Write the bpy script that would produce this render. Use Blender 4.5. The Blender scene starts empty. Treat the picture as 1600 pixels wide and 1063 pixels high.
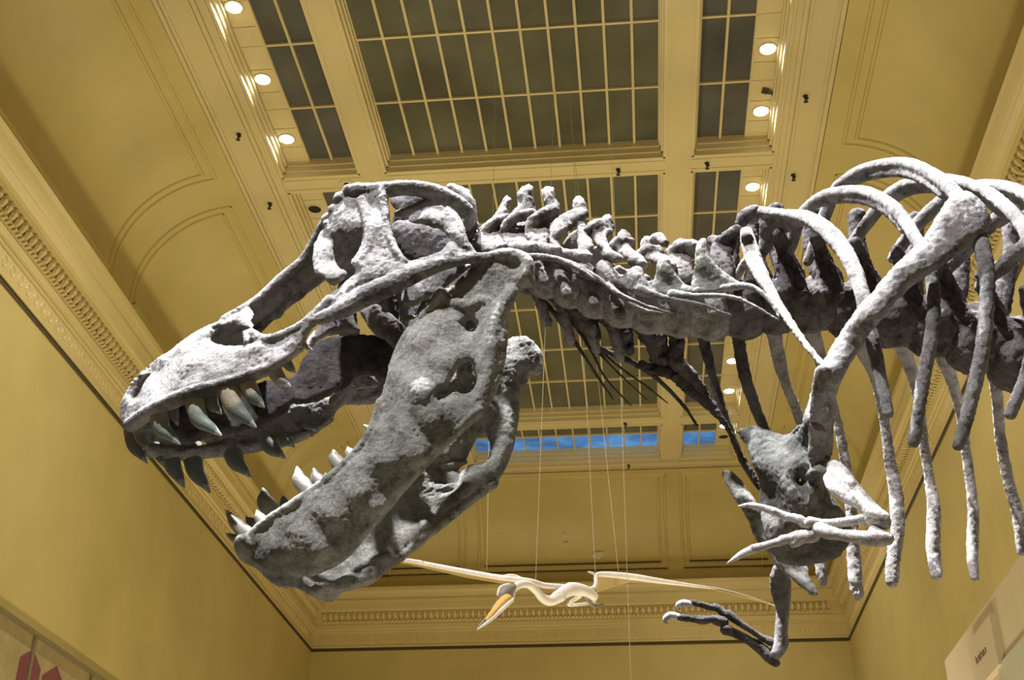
import bpy, bmesh, math, random
import numpy as np
from mathutils import Vector, Matrix, noise, geometry

random.seed(7)
SC = bpy.context.scene
COL = SC.collection

# ------------------------------------------------------------------ camera
F_PX = 1968.0
CX, CY = 800.0, 531.5
CAM_Z = 1.7


def unit(v):
    return v / np.linalg.norm(v)


_y = unit(np.array([1024 - CX, -(1658 - CY), -F_PX]))
_mx = np.array([22270.0, 949.0, 0.0])
_mx[2] = -(_mx[0] * _y[0] + _mx[1] * _y[1]) / _y[2]
_x = unit(_mx)
_z = np.cross(_x, _y)
M3 = np.stack([_x, _y, _z], 1)          # world -> camera
EYE = np.array([0.0, 0.0, CAM_Z])


def ray(px, py):
    return unit(M3.T @ np.array([px - CX, -(py - CY), -F_PX]))


cam_d = bpy.data.cameras.new('camera')
cam = bpy.data.objects.new('camera', cam_d)
COL.objects.link(cam)
cam_d.sensor_width = 36.0
cam_d.lens = F_PX / 1600.0 * 36.0
cam_d.clip_end = 200
R3 = M3.T
cam.matrix_world = Matrix(((R3[0, 0], R3[0, 1], R3[0, 2], 0), (R3[1, 0], R3[1, 1], R3[1, 2], 0),
                           (R3[2, 0], R3[2, 1], R3[2, 2], CAM_Z), (0, 0, 0, 1)))
SC.camera = cam

# ------------------------------------------------------------------ materials


def new_mat(name):
    m = bpy.data.materials.new(name)
    m.use_nodes = True
    nt = m.node_tree
    b = nt.nodes['Principled BSDF']
    return m, nt, b


def N(nt, typ, **kw):
    n = nt.nodes.new(typ)
    for k, v in kw.items():
        setattr(n, k, v)
    return n


def noise_node(nt, scale, detail=4, rough=0.6, coord='Object', dist=0.0):
    tc = N(nt, 'ShaderNodeTexCoord')
    no = N(nt, 'ShaderNodeTexNoise')
    no.inputs['Scale'].default_value = scale
    no.inputs['Detail'].default_value = detail
    no.inputs['Roughness'].default_value = rough
    no.inputs['Distortion'].default_value = dist
    nt.links.new(tc.outputs[coord], no.inputs['Vector'])
    return no


def ramp(nt, src, stops):
    r = N(nt, 'ShaderNodeValToRGB')
    e = r.color_ramp.elements
    while len(e) > 1:
        e.remove(e[-1])
    e[0].position = stops[0][0]
    e[0].color = (*stops[0][1], 1)
    for p, c in stops[1:]:
        k = e.new(p)
        k.color = (*c, 1)
    nt.links.new(src, r.inputs['Fac'])
    return r


def add_bump(nt, b, src, strength, dist):
    bu = N(nt, 'ShaderNodeBump')
    bu.inputs['Strength'].default_value = strength
    bu.inputs['Distance'].default_value = dist
    nt.links.new(src, bu.inputs['Height'])
    nt.links.new(bu.outputs['Normal'], b.inputs['Normal'])
    return bu


def mat_plaster(name, c1, c2, rough=0.55, bump=0.15, spec=0.4):
    m, nt, b = new_mat(name)
    no = noise_node(nt, 0.55, 5, 0.62)
    r = ramp(nt, no.outputs['Fac'], [(0.35, c1), (0.65, c2)])
    nt.links.new(r.outputs['Color'], b.inputs['Base Color'])
    b.inputs['Roughness'].default_value = rough
    b.inputs['Specular IOR Level'].default_value = spec
    n2 = noise_node(nt, 40, 3, 0.6)
    add_bump(nt, b, n2.outputs['Fac'], bump, 0.01)
    return m


def mat_simple(name, c, rough=0.5, metal=0.0, spec=0.5, emit=None, strength=0.0, noise_amt=0.12, scale=20, bump=0.1):
    m, nt, b = new_mat(name)
    no = noise_node(nt, scale, 4, 0.6)
    a = tuple(max(0, x * (1 - noise_amt)) for x in c)
    d = tuple(min(1, x * (1 + noise_amt)) for x in c)
    r = ramp(nt, no.outputs['Fac'], [(0.3, a), (0.7, d)])
    nt.links.new(r.outputs['Color'], b.inputs['Base Color'])
    b.inputs['Roughness'].default_value = rough
    b.inputs['Metallic'].default_value = metal
    b.inputs['Specular IOR Level'].default_value = spec
    if bump:
        add_bump(nt, b, no.outputs['Fac'], bump, 0.005)
    if emit:
        b.inputs['Emission Color'].default_value = (*emit, 1)
        b.inputs['Emission Strength'].default_value = strength
    return m


def mat_bone(name, light, mid, dark, thr=0.42, patch=3.0):
    """fossil bone: pale grey-brown ground, darker mineral stains, fine cracks and pits"""
    m, nt, b = new_mat(name)
    n1 = noise_node(nt, patch, 6, 0.62, dist=0.6)
    r1 = ramp(nt, n1.outputs['Fac'], [(thr - 0.1, dark), (thr + 0.02, mid), (thr + 0.2, light)])
    n2 = noise_node(nt, 22, 6, 0.7, dist=0.3)
    r2 = ramp(nt, n2.outputs['Fac'], [(0.30, (0.22, 0.2, 0.2)), (0.42, (0.62, 0.6, 0.58)), (0.55, (1, 1, 1))])
    mx = N(nt, 'ShaderNodeMixRGB', blend_type='MULTIPLY')
    mx.inputs['Fac'].default_value = 0.9
    nt.links.new(r1.outputs['Color'], mx.inputs['Color1'])
    nt.links.new(r2.outputs['Color'], mx.inputs['Color2'])
    nt.links.new(mx.outputs['Color'], b.inputs['Base Color'])
    b.inputs['Roughness'].default_value = 0.78
    b.inputs['Specular IOR Level'].default_value = 0.22
    n3 = noise_node(nt, 60, 7, 0.75)
    vo = N(nt, 'ShaderNodeTexVoronoi', feature='DISTANCE_TO_EDGE')
    tc = N(nt, 'ShaderNodeTexCoord')
    mp = N(nt, 'ShaderNodeMapping')
    mp.inputs['Scale'].default_value = (9, 22, 26)
    nd = noise_node(nt, 12, 4, 0.6)
    ad = N(nt, 'ShaderNodeMixRGB', blend_type='ADD')
    ad.inputs['Fac'].default_value = 0.12
    nt.links.new(tc.outputs['Object'], ad.inputs['Color1'])
    nt.links.new(nd.outputs['Color'], ad.inputs['Color2'])
    nt.links.new(ad.outputs['Color'], mp.inputs['Vector'])
    nt.links.new(mp.outputs['Vector'], vo.inputs['Vector'])
    rc = ramp(nt, vo.outputs['Distance'], [(0.0, (0, 0, 0)), (0.035, (1, 1, 1))])
    ml = N(nt, 'ShaderNodeMath', operation='MULTIPLY_ADD')
    ml.inputs[1].default_value = 0.4
    nt.links.new(rc.outputs['Color'], ml.inputs[0])
    nt.links.new(n3.outputs['Fac'], ml.inputs[2])
    add_bump(nt, b, ml.outputs['Value'], 1.0, 0.011)
    return m


def mat_tooth(name, root, tip, cut=0.42):
    m, nt, b = new_mat(name)
    at = N(nt, 'ShaderNodeAttribute')
    at.attribute_name = 'along'
    no = noise_node(nt, 35, 4, 0.6)
    ma = N(nt, 'ShaderNodeMath', operation='MULTIPLY_ADD')
    ma.inputs[1].default_value = 0.3
    nt.links.new(no.outputs['Fac'], ma.inputs[0])
    nt.links.new(at.outputs['Fac'], ma.inputs[2])
    r = ramp(nt, ma.outputs['Value'], [(cut + 0.1, root), (cut + 0.16, tip), (0.98, tip), (1.15, tuple(min(1, 2.2 * x) for x in tip))])
    nt.links.new(r.outputs['Color'], b.inputs['Base Color'])
    b.inputs['Roughness'].default_value = 0.38
    n3 = noise_node(nt, 70, 5, 0.7)
    add_bump(nt, b, n3.outputs['Fac'], 0.4, 0.004)
    return m


def mat_pane(name, c, vary=0.25):
    """dull skylight glass; every pane a slightly different tone"""
    m, nt, b = new_mat(name)
    no = noise_node(nt, 0.9, 3, 0.5)
    a = tuple(x * (1 - vary) for x in c)
    d = tuple(x * (1 + vary) for x in c)
    r = ramp(nt, no.outputs['Fac'], [(0.3, a), (0.7, d)])
    nt.links.new(r.outputs['Color'], b.inputs['Base Color'])
    b.inputs['Roughness'].default_value = 0.2
    b.inputs['Specular IOR Level'].default_value = 0.4
    n2 = noise_node(nt, 25, 2, 0.5)
    add_bump(nt, b, n2.outputs['Fac'], 0.05, 0.01)
    return m


def mat_blue(name):
    m, nt, b = new_mat(name)
    no = noise_node(nt, 1.3, 5, 0.6, dist=0.8)
    r = ramp(nt, no.outputs['Fac'], [(0.30, (0.012, 0.05, 0.14)), (0.5, (0.035, 0.19, 0.52)), (0.72, (0.13, 0.42, 0.85))])
    b.inputs['Base Color'].default_value = (0.05, 0.1, 0.2, 1)
    b.inputs['Roughness'].default_value = 0.3
    nt.links.new(r.outputs['Color'], b.inputs['Emission Color'])
    b.inputs['Emission Strength'].default_value = 0.72
    return m


M = {}
M['wall'] = mat_plaster('wall_paint', (0.51, 0.415, 0.16), (0.59, 0.48, 0.195))
M['ceil'] = mat_plaster('ceiling_paint', (0.60, 0.50, 0.26), (0.66, 0.56, 0.30), rough=0.42)
M['trim'] = mat_plaster('trim_paint', (0.60, 0.485, 0.225), (0.67, 0.545, 0.26), rough=0.4)
M['gloss'] = mat_plaster('gloss_trim_paint', (0.62, 0.52, 0.28), (0.68, 0.58, 0.32), rough=0.28, bump=0.05, spec=0.6)
M['dark_line'] = mat_simple('painted_shadow_line', (0.07, 0.05, 0.02), 0.8)
M['pane'] = mat_pane('skylight_glass', (0.115, 0.112, 0.075))
M['pane_side'] = mat_pane('side_skylight_glass', (0.10, 0.10, 0.09))
M['blue'] = mat_blue('blue_night_glass')
M['lens'] = mat_simple('lamp_lens', (1, 1, 1), emit=(1, 0.97, 0.9), strength=14, bump=0)
M['lens_off'] = mat_simple('dark_lamp', (0.012, 0.012, 0.014), 0.4)
M['ring'] = mat_simple('lamp_ring', (0.66, 0.58, 0.36), 0.4)
M['fitting'] = mat_simple('dark_bronze', (0.05, 0.045, 0.03), 0.45, metal=0.5)
M['floor'] = mat_simple('floor_stone', (0.10, 0.085, 0.06), 0.5, scale=2)
BL, BM_, BD = (0.43, 0.415, 0.41), (0.29, 0.277, 0.265), (0.12, 0.113, 0.103)
M['bone'] = mat_bone('fossil_bone', BL, BM_, BD, 0.44)
M['bone_dark'] = mat_bone('shade_deepened_fossil_bone', (0.24, 0.215, 0.21), (0.14, 0.122, 0.12), (0.065, 0.057, 0.055), 0.46, 4)  # dark fossil tone, deepened to carry shade on far and lower bones
M['bone_neck'] = mat_bone('neck_fossil_bone', (0.48, 0.45, 0.435), (0.29, 0.265, 0.25), (0.10, 0.09, 0.085), 0.45, 5)
M['bone_jaw'] = mat_bone('greenish_fossil_bone', (0.42, 0.415, 0.375), (0.32, 0.32, 0.285), (0.17, 0.18, 0.155), 0.40, 3.5)
M['bone_inner'] = mat_bone('shade_darkened_inner_bone', (0.15, 0.13, 0.13), (0.09, 0.078, 0.08), (0.045, 0.04, 0.042), 0.46, 5)  # palate and braincase colour darkened to stand in for interior shade
M['bone_coracoid'] = mat_bone('dark_coracoid_bone', (0.24, 0.225, 0.2), (0.155, 0.155, 0.14), (0.085, 0.09, 0.085), 0.45, 3)
M['bone_arm'] = mat_bone('pale_fossil_bone', (0.64, 0.60, 0.58), (0.5, 0.46, 0.43), (0.26, 0.23, 0.21), 0.36, 3)
M['claw'] = mat_bone('white_claw', (0.8, 0.77, 0.75), (0.7, 0.66, 0.64), (0.5, 0.46, 0.44), 0.3, 6)
M['tooth'] = mat_tooth('tooth_enamel', (0.36, 0.30, 0.21), (0.13, 0.15, 0.125), 0.5)
M['tooth_green'] = mat_tooth('green_tooth_enamel', (0.29, 0.285, 0.215), (0.19, 0.225, 0.19), 0.45)
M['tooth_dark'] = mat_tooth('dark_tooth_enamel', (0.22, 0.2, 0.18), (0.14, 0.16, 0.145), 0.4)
M['tooth_pale'] = mat_tooth('pale_tooth_enamel', (0.33, 0.295, 0.25), (0.27, 0.255, 0.23), 0.5)
M['ptero'] = mat_simple('white_flyer_skin', (0.80, 0.76, 0.74), 0.6, scale=6)
M['ptero_m'] = mat_simple('tan_wing_skin', (0.36, 0.255, 0.09), 0.6, scale=6)
M['ptero_g'] = mat_simple('grey_head_skin', (0.20, 0.18, 0.16), 0.6)
M['beak'] = mat_simple('yellow_beak', (0.70, 0.42, 0.10), 0.45)
M['wire'] = mat_simple('steel_wire', (0.62, 0.56, 0.42), 0.4, metal=0.3, bump=0)
M['board'] = mat_simple('beige_board', (0.66, 0.56, 0.38), 0.55, noise_amt=0.04, scale=4)
M['board2'] = mat_simple('beige_sign_face', (0.62, 0.53, 0.37), 0.55, noise_amt=0.04)
M['screen'] = mat_simple('pale_glossy_panel', (0.62, 0.62, 0.5), 0.22, noise_amt=.03)
M['ink'] = mat_simple('brown_ink', (0.22, 0.17, 0.11), 0.6)
M['mural'] = mat_simple('tan_mural_ground', (0.42, 0.33, 0.17), 0.6, scale=3)
M['hex'] = mat_simple('dull_red_print', (0.22, 0.07, 0.075), 0.5, scale=5)
M['rail'] = mat_simple('brushed_rail', (0.42, 0.38, 0.28), 0.35, metal=0.7)
M['stain'] = mat_simple('bare_plaster', (0.66, 0.6, 0.42), 0.8, scale=8)

# ------------------------------------------------------------------ object helpers


class MB:
    def __init__(s):
        s.v = []
        s.f = []

    def add(s, v, f):
        o = len(s.v)
        s.v += [tuple(map(float, p)) for p in v]
        s.f += [tuple(i + o for i in q) for q in f]

    def box(s, a, b):
        (x0, y0, z0), (x1, y1, z1) = a, b
        v = [(x0, y0, z0), (x1, y0, z0), (x1, y1, z0), (x0, y1, z0), (x0, y0, z1), (x1, y0, z1), (x1, y1, z1), (x0, y1, z1)]
        s.add(v, [(0, 3, 2, 1), (4, 5, 6, 7), (0, 1, 5, 4), (1, 2, 6, 5), (2, 3, 7, 6), (3, 0, 4, 7)])

    def quad(s, *p):
        s.add(p, [tuple(range(len(p)))])

    def cyl(s, c, axis, r0, r1, h, n=24, cap=True):
        c = np.array(c, float)
        a = unit(np.array(axis, float))
        t = unit(np.cross(a, [0.31, 0.87, 0.23]))
        b = np.cross(a, t)
        v = []
        for k, (r, q) in enumerate(((r0, 0), (r1, h))):
            for i in range(n):
                th = 2 * math.pi * i / n
                v.append(c + a * q + r * (t * math.cos(th) + b * math.sin(th)))
        f = [(i, (i + 1) % n, n + (i + 1) % n, n + i) for i in range(n)]
        if cap:
            f += [tuple(range(n))[::-1], tuple(range(n, 2 * n))]
        s.add(v, f)

    def ball(s, c, rx, ry, rz, n=12, m=8):
        v = [(c[0], c[1], c[2] + rz)]
        for j in range(1, m):
            a = math.pi * j / m
            for i in range(n):
                t = 2 * math.pi * i / n
                v.append((c[0] + rx * math.sin(a) * math.cos(t), c[1] + ry * math.sin(a) * math.sin(t), c[2] + rz * math.cos(a)))
        v.append((c[0], c[1], c[2] - rz))
        f = [(0, 1 + i, 1 + (i + 1) % n) for i in range(n)]
        for j in range(m - 2):
            for i in range(n):
                a = 1 + j * n + i
                b = 1 + j * n + (i + 1) % n
                f.append((a, a + n, b + n, b))
        L = len(v) - 1
        f += [(L, 1 + (m - 2) * n + (i + 1) % n, 1 + (m - 2) * n + i) for i in range(n)]
        s.add(v, f)

    def build(s, name, mat, parent=None, smooth=False, origin=None, fix=True):
        me = bpy.data.meshes.new(name)
        o3 = np.array(origin if origin is not None else (0, 0, 0), float)
        me.from_pydata([tuple(np.array(p) - o3) for p in s.v], [], s.f)
        if fix:
            bm = bmesh.new()
            bm.from_mesh(me)
            bmesh.ops.recalc_face_normals(bm, faces=bm.faces)
            bm.to_mesh(me)
            bm.free()
        return link(name, me, mat, parent, smooth, o3)


def link(name, me, mat, parent=None, smooth=False, origin=(0, 0, 0)):
    if not me.materials:
        me.materials.append(mat)
    if smooth:
        me.polygons.foreach_set('use_smooth', [True] * len(me.polygons))
    me.update()
    ob = bpy.data.objects.new(name, me)
    COL.objects.link(ob)
    ob.location = Vector(origin)
    if parent is not None:
        ob.parent = parent
        ob.matrix_parent_inverse = parent_inv(parent)
    return ob


def parent_inv(p):
    m = Matrix.Translation(p.location)
    if p.parent is not None:
        m = Matrix.Translation(p.location)   # every parent is placed in world terms
    return m.inverted()


def tag(o, label=None, cat=None, group=None, kind=None):
    if label:
        o['label'] = label
    if cat:
        o['category'] = cat
    if group:
        o['group'] = group
    if kind:
        o['kind'] = kind
    return o


def struct(name, mb, mat, parent=None, smooth=False):
    o = mb.build(name, mat, parent, smooth)
    if parent is None:
        o['kind'] = 'structure'
    return o


def thing(name, loc, label, cat, group=None):
    o = bpy.data.objects.new(name, None)
    o.empty_display_size = 0.2
    COL.objects.link(o)
    o.location = Vector(loc)
    return tag(o, label, cat, group)


# ------------------------------------------------------------------ the hall
XL, XR, YB, YF = -8.08, 5.05, 30.4, -7.0
XC = -1.52
HZ = 13.0 + CAM_Z      # skylight panes
HB = 12.67 + CAM_Z     # underside of the beams
ZC = 11.0 + CAM_Z      # centre of the cove's curve
RC = 1.6
ZD = 8.84 + CAM_Z      # underside of the frieze

mb = MB(); mb.quad((XL - .1, YF, 0), (XR + .1, YF, 0), (XR + .1, YB + .1, 0), (XL - .1, YB + .1, 0)); struct('floor', mb, M['floor'])
mb = MB(); mb.box((XL - .3, YF, 0), (XL, YB, ZD + 1.5)); struct('wall_left', mb, M['wall'])
mb = MB(); mb.box((XR, YF, 0), (XR + .3, YB, ZD + 1.5)); struct('wall_right', mb, M['wall'])
mb = MB(); mb.box((XL - .3, YB, 0), (XR + .3, YB + .3, ZD + 1.5)); struct('wall_back', mb, M['wall'])
mb = MB(); mb.box((XL - .3, YF - .3, 0), (XR + .3, YF, HZ)); struct('wall_front', mb, M['wall'])


def sweep_u(mbx, prof, closed_ends=False):
    """profile (q = distance into the hall from the wall, z) run along the left, back and right walls with mitred corners"""
    rows = []
    for q, z in prof:
        rows.append([(XL + q, YF, z), (XL + q, YB - q, z), (XR - q, YB - q, z), (XR - q, YF, z)])
    v = [p for r in rows for p in r]
    f = []
    for i in range(len(rows) - 1):
        for k in range(3):
            a = i * 4 + k
            f.append((a, a + 1, a + 5, a + 4))
    mbx.add(v, f)


# cove: a quarter circle on three sides
mb = MB()
cv = []
for i in range(0, 25):
    a = math.pi / 2 * i / 24
    cv.append((RC - RC * math.cos(a), ZC + RC * math.sin(a)))
cv = [(0.0, ZC - 1.2)] + cv
sweep_u(mb, cv + [(RC + .2, ZC + RC + .002)])
cove = struct('ceiling', mb, M['wall'], smooth=True)

# flat border band of the ceiling and the beams between the skylights: one slab with openings
UH = [0, 2.30, 2.73, 4.03, 4.25, 4.78]
OPEN_Y = [(-4.0, 6.9), (7.3, 16.38), (16.76, 25.9), (26.25, 28.15)]
xs = [XC - 4.80, XC - 4.03, XC - 2.71, XC - 2.30, XC + 2.30, XC + 2.72, XC + 4.03, XC + 4.80]
ys = [YF, -4.0, 6.9, 7.3, 16.38, 16.76, 25.9, 26.25, 28.15, 28.64]
mb = MB()
for i in range(len(xs) - 1):
    for j in range(len(ys) - 1):
        is_open = (i in (1, 3, 5)) and (j in (1, 3, 5, 7))
        if not is_open:
            mb.box((xs[i], ys[j], HB), (xs[i + 1], ys[j + 1], HZ + 0.05))
struct('ceiling_beams', mb, M['ceil'])

# beads along the band: left, right and end
mb = MB()


def bead_u(u0, u1, z0, z1, yend0):
    """a strip running parallel to the rim, on both sides and across the end"""
    mb.box((XC - u1, YF, z0), (XC - u0, yend0 + (u1 - 4.03) * .636, z1))
    mb.box((XC + u0, YF, z0), (XC + u1, yend0 + (u1 - 4.03) * .636, z1))
    mb.box((XC - u1, yend0 + (u0 - 4.03) * .636, z0), (XC + u1, yend0 + (u1 - 4.03) * .636, z1))


bead_u(4.70, 4.80, HB - 0.05, HB, 28.15)
bead_u(4.64, 4.67, HB - 0.025, HB, 28.15)
bead_u(4.27, 4.31, HB - 0.03, HB, 28.15)
bead_u(4.18, 4.24, HB - 0.055, HB, 28.15)
bead_u(4.045, 4.085, HB - 0.035, HB, 28.15)
# side of the dropped band above the cove
mb.box((XC - 4.80, YF, HB - .05), (XC - 4.765, 28.64, ZC + RC + .16))
mb.box((XC + 4.765, YF, HB - .05), (XC + 4.80, 28.64, ZC + RC + .12))
mb.box((XC - 4.80, 28.605, HB - .05), (XC + 4.80, 28.64, ZC + RC + .12))
struct('trim_1', mb, M['gloss'])

# fine lines along the beams' undersides
mb = MB()
for s in (-1, 1):
    for u in (2.34, 2.67):
        a, b = sorted((XC + s * u, XC + s * (u + .025)))
        mb.box((a, YF, HB - .012), (b, 28.15, HB))
for (y0, y1) in ((6.9, 7.3), (16.38, 16.76), (25.9, 26.25)):
    for yy in (y0 + .05, y1 - .075):
        for x0, x1 in ((xs[1] + .0, xs[2]), (xs[3], xs[4]), (xs[5], xs[6])):
            mb.box((x0, yy, HB - .012), (x1, yy + .025, HB))
struct('trim_2', mb, M['ceil'])


def coffer(n, x0, x1, y0, y1, xcols, yrows, glass, lamp_side=0, blue_from=None):
    """one skylight: stepped frame inside the opening, glass and glazing bars"""
    fr = MB()
    steps = [(0.0, HB + .0, 0.035), (0.035, HB + .10, 0.03), (0.065, HB + .2, 0.025)]
    for (o, zb, w) in steps:
        for bx in (((x0 + o, y0 + o, zb), (x0 + o + w, y1 - o, HZ)), ((x1 - o - w, y0 + o, zb), (x1 - o, y1 - o, HZ)),
                   ((x0 + o, y0 + o, zb), (x1 - o, y0 + o + w, HZ)), ((x0 + o, y1 - o - w, zb), (x1 - o, y1 - o, HZ))):
            fr.box(*bx)
    f = struct('window_%d' % n, fr, M['gloss'])
    gl = MB()
    if blue_from is None:
        gl.quad((xcols[0], y0, HZ), (xcols[-1], y0, HZ), (xcols[-1], y1, HZ), (xcols[0], y1, HZ))
    else:
        gl.quad((xcols[0], y0, HZ), (xcols[-1], y0, HZ), (xcols[-1], blue_from, HZ), (xcols[0], blue_from, HZ))
        bg = MB()
        bg.quad((xcols[0], blue_from, HZ), (xcols[-1], blue_from, HZ), (xcols[-1], y1, HZ), (xcols[0], y1, HZ))
        o = bg.build('blue_glass', M['blue'], f)
        o['label'] = 'glass glowing blue with night sky'
    gl.build('glass', glass, f)
    ba = MB()
    for i, x in enumerate(xcols):
        ba.box((x - .02, y0 + .05, HZ - .045), (x + .02, y1 - .05, HZ + .0))
        ba.box((x - .009, y0 + .05, HZ - .06), (x + .009, y1 - .05, HZ - .045))
    for y in yrows:
        ba.box((xcols[0], y - .02, HZ - .04), (xcols[-1], y + .02, HZ - .002))
    ba.build('glazing_bars', M['gloss'], f)
    if lamp_side:
        st = MB()
        la, lb = sorted((xcols[0] if lamp_side < 0 else xcols[-1], x0 + .08 if lamp_side < 0 else x1 - .08))
        yy = [y0 + .08] + list(yrows) + [y1 - .08]
        for a, b in zip(yy[:-1], yy[1:]):
            if b - a < .2:
                continue
            m_ = (a + b) / 2
            for c, d in ((a, m_ - (b - a) * .16), (m_ - (b - a) * .16, m_ + (b - a) * .2), (m_ + (b - a) * .2, b)):
                st.box((la + .012, c + .007, HZ - .05), (lb - .005, d - .007, HZ + .0))
            st.box((la, b - .02, HZ - .06), (lb, b + .012, HZ - .01))
        st.box((la, y0, HZ - .03), (lb, y1, HZ + .01))
        st.build('lamp_strip', M['ceil'], f)
    return f


mainc = [XC - 2.215 + 4.43 * i / 11 for i in range(12)]
lc = [XC - 3.58, XC - 3.19, XC - 2.80]
rc = [XC + 2.80, XC + 3.19, XC + 3.60]
rowsA = [8.8, 10.25, 11.7, 13.55, 14.98]
rowsA = [9.30, 10.72, 12.13, 13.55, 14.97]
rowsB = [18.37, 19.86, 21.4, 23.07, 24.5]
rowsC = [27.3]
k = 1
for (y0, y1), rws, bl in (((7.3, 16.38), rowsA, None), ((16.76, 25.9), rowsB, None), ((26.25, 28.15), rowsC, 27.3)):
    coffer(k, xs[3], xs[4], y0, y1, mainc, rws, M['pane'], 0, bl); k += 1
    coffer(k, xs[1], xs[2], y0, y1, lc, rws, M['pane_side'], -1, bl); k += 1
    coffer(k, xs[5], xs[6], y0, y1, rc, rws, M['pane_side'], 1, bl); k += 1
# nearest bay, outside the picture: closed with a plain ceiling panel
mb = MB(); mb.box((xs[0], -4.0, HZ), (xs[-1], 6.9, HZ + .05)); struct('ceiling_panel', mb, M['ceil'])

# cornice under the cove
mb = MB()
prof = [(0.0, ZD), (0.035, ZD), (0.035, ZD + .05), (0.02, ZD + .06), (0.02, ZD + .37), (0.045, ZD + .385), (0.045, ZD + .43), (0.075, ZD + .45),
        (0.09, ZD + .56), (0.075, ZD + .59), (0.085, ZD + .6), (0.13, ZD + .86), (0.235, ZD + .865), (0.245, ZD + .885), (0.30, ZD + .90), (0.315, ZD + 1.05), (0.325, ZD + 1.08),
        (0.328, ZD + 1.13), (0.31, ZD + 1.15), (0.315, ZD + 1.2), (0.34, ZD + 1.27), (0.375, ZD + 1.33), (0.385, ZD + 1.40), (0.375, ZD + 1.44), (0.0, ZD + 1.46)]
sweep_u(mb, prof)
struct('trim_3', mb, M['trim'])
# dark strip painted in for the shadow line under the frieze
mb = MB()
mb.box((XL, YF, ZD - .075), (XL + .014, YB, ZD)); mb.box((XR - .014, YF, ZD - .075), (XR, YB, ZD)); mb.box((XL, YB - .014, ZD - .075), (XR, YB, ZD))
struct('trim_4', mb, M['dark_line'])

# dark strips painted as shadow lines at the foot of the end cove's panels
mb = MB()
for z, ins in ((10.86, .16), (10.68, 0.0)):
    for (s0, s1) in ((XC - 4.7, XC - 2.75), (XC - 2.4, XC + 2.35), (XC + 2.75, XC + 4.7)):
        mb.box((s0 + ins - (.3 if s0 < XC - 4 else 0), YB - .035, z + CAM_Z - .018), (s1 - ins + (.3 if s1 > XC + 4 else 0), YB + .01, z + CAM_Z + .018))
struct('trim_8', mb, M['dark_line'])

# egg and dart: a row of eggs above a row of chevron leaves, in the hollow of the cornice
mb = MB()


def along_u(step, fn, yfrom=5.0):
    """call fn(pos at the wall, inward dir, run dir) along the three walls"""
    n = int((YB - .3 - yfrom) / step)
    for i in range(n):
        y = yfrom + i * step
        fn((XL, y), (1, 0), (0, 1))
        fn((XR, y), (-1, 0), (0, 1))
    n = int((XR - XL - .6) / step)
    for i in range(n):
        fn((XL + .3 + i * step, YB), (0, -1), (1, 0))


def loc3(p, d, r, s, q, z):
    return (p[0] + r[0] * s + d[0] * q, p[1] + r[1] * s + d[1] * q, z)


def egg(p, d, r):
    # half egg
    n = 6
    v = []
    for j, (q, z, w) in enumerate(((.105, .66, .012), (.165, .70, .042), (.20, .76, .055), (.205, .82, .05), (.19, .862, .03))):
        for (s, dq) in ((-w, -.06), (-w * .6, 0), (w * .6, 0), (w, -.06)):
            v.append(loc3(p, d, r, s, q + dq * .8, ZD + z))
    f = [(j * 4 + i, j * 4 + i + 1, j * 4 + i + 5, j * 4 + i + 4) for j in range(4) for i in range(3)]
    mb.add(v, f)


def leaf(p, d, r):
    v = []
    for (q0, q1, z) in ((.085, .125, .60), (.09, .15, .64), (.10, .125, .68)):
        off = {.60: 0.0, .64: .03, .68: 0.0}[z]
        for s in (-.022, .022):
            v.append(loc3(p, d, r, s + off, q0 - .02, ZD + z))
            v.append(loc3(p, d, r, s + off, q1, ZD + z))
    f = []
    for a in (0, 4):
        f += [(a, a + 1, a + 5, a + 4), (a + 2, a + 3, a + 7, a + 6), (a + 1, a + 3, a + 7, a + 5)]
    f += [(0, 1, 3, 2), (8, 9, 11, 10)]
    mb.add(v, f)


along_u(.15, egg, 10.0)
along_u(.10, leaf, 10.0)
struct('trim_5', mb, M['trim'])

# frieze relief: scrolls in low relief
mb = MB()
fi = [0]


def scroll(p, d, r):
    fi[0] += 1
    up = fi[0] % 2
    pts = []
    for t in range(9):
        a = math.pi * 2 * t / 8
        pts.append((.07 * math.cos(a), .215 + (.1 if up else .085) * math.sin(a)))
    for t in range(8):
        (s0, z0), (s1, z1) = pts[t], pts[t + 1]
        v = []
        for (s, z) in ((s0, z0), (s1, z1)):
            k_ = .72
            v += [loc3(p, d, r, s, .02, ZD + z), loc3(p, d, r, s * .86, .03, ZD + .215 + (z - .215) * .86), loc3(p, d, r, s * k_, .02, ZD + .215 + (z - .215) * k_)]
        mb.add(v, [(0, 1, 4, 3), (1, 2, 5, 4)])
    # leaf between the scrolls
    v = [loc3(p, d, r, .10, .02, ZD + .10), loc3(p, d, r, .125, .032, ZD + .2), loc3(p, d, r, .10, .02, ZD + .33), loc3(p, d, r, .145, .02, ZD + .33), loc3(p, d, r, .15, .02, ZD + .1)]
    mb.add(v, [(0, 1, 4), (0, 2, 1), (1, 2, 3), (1, 3, 4)])


along_u(.24, scroll, 10.0)
struct('trim_6', mb, M['trim'])

# raised panel mouldings on the cove
mb = MB()


def cove_pt(side, a, s, off):
    """a: angle up the cove, s: run coordinate, off: height above the surface"""
    rr = RC - off
    q, z = RC - rr * math.cos(a), ZC + rr * math.sin(a)
    if a < 0:
        q, z = off, ZC + RC * a
    if side == 'L':
        return (XL + q, s, z)
    if side == 'R':
        return (XR - q, s, z)
    return (s, YB - q, z)


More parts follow.
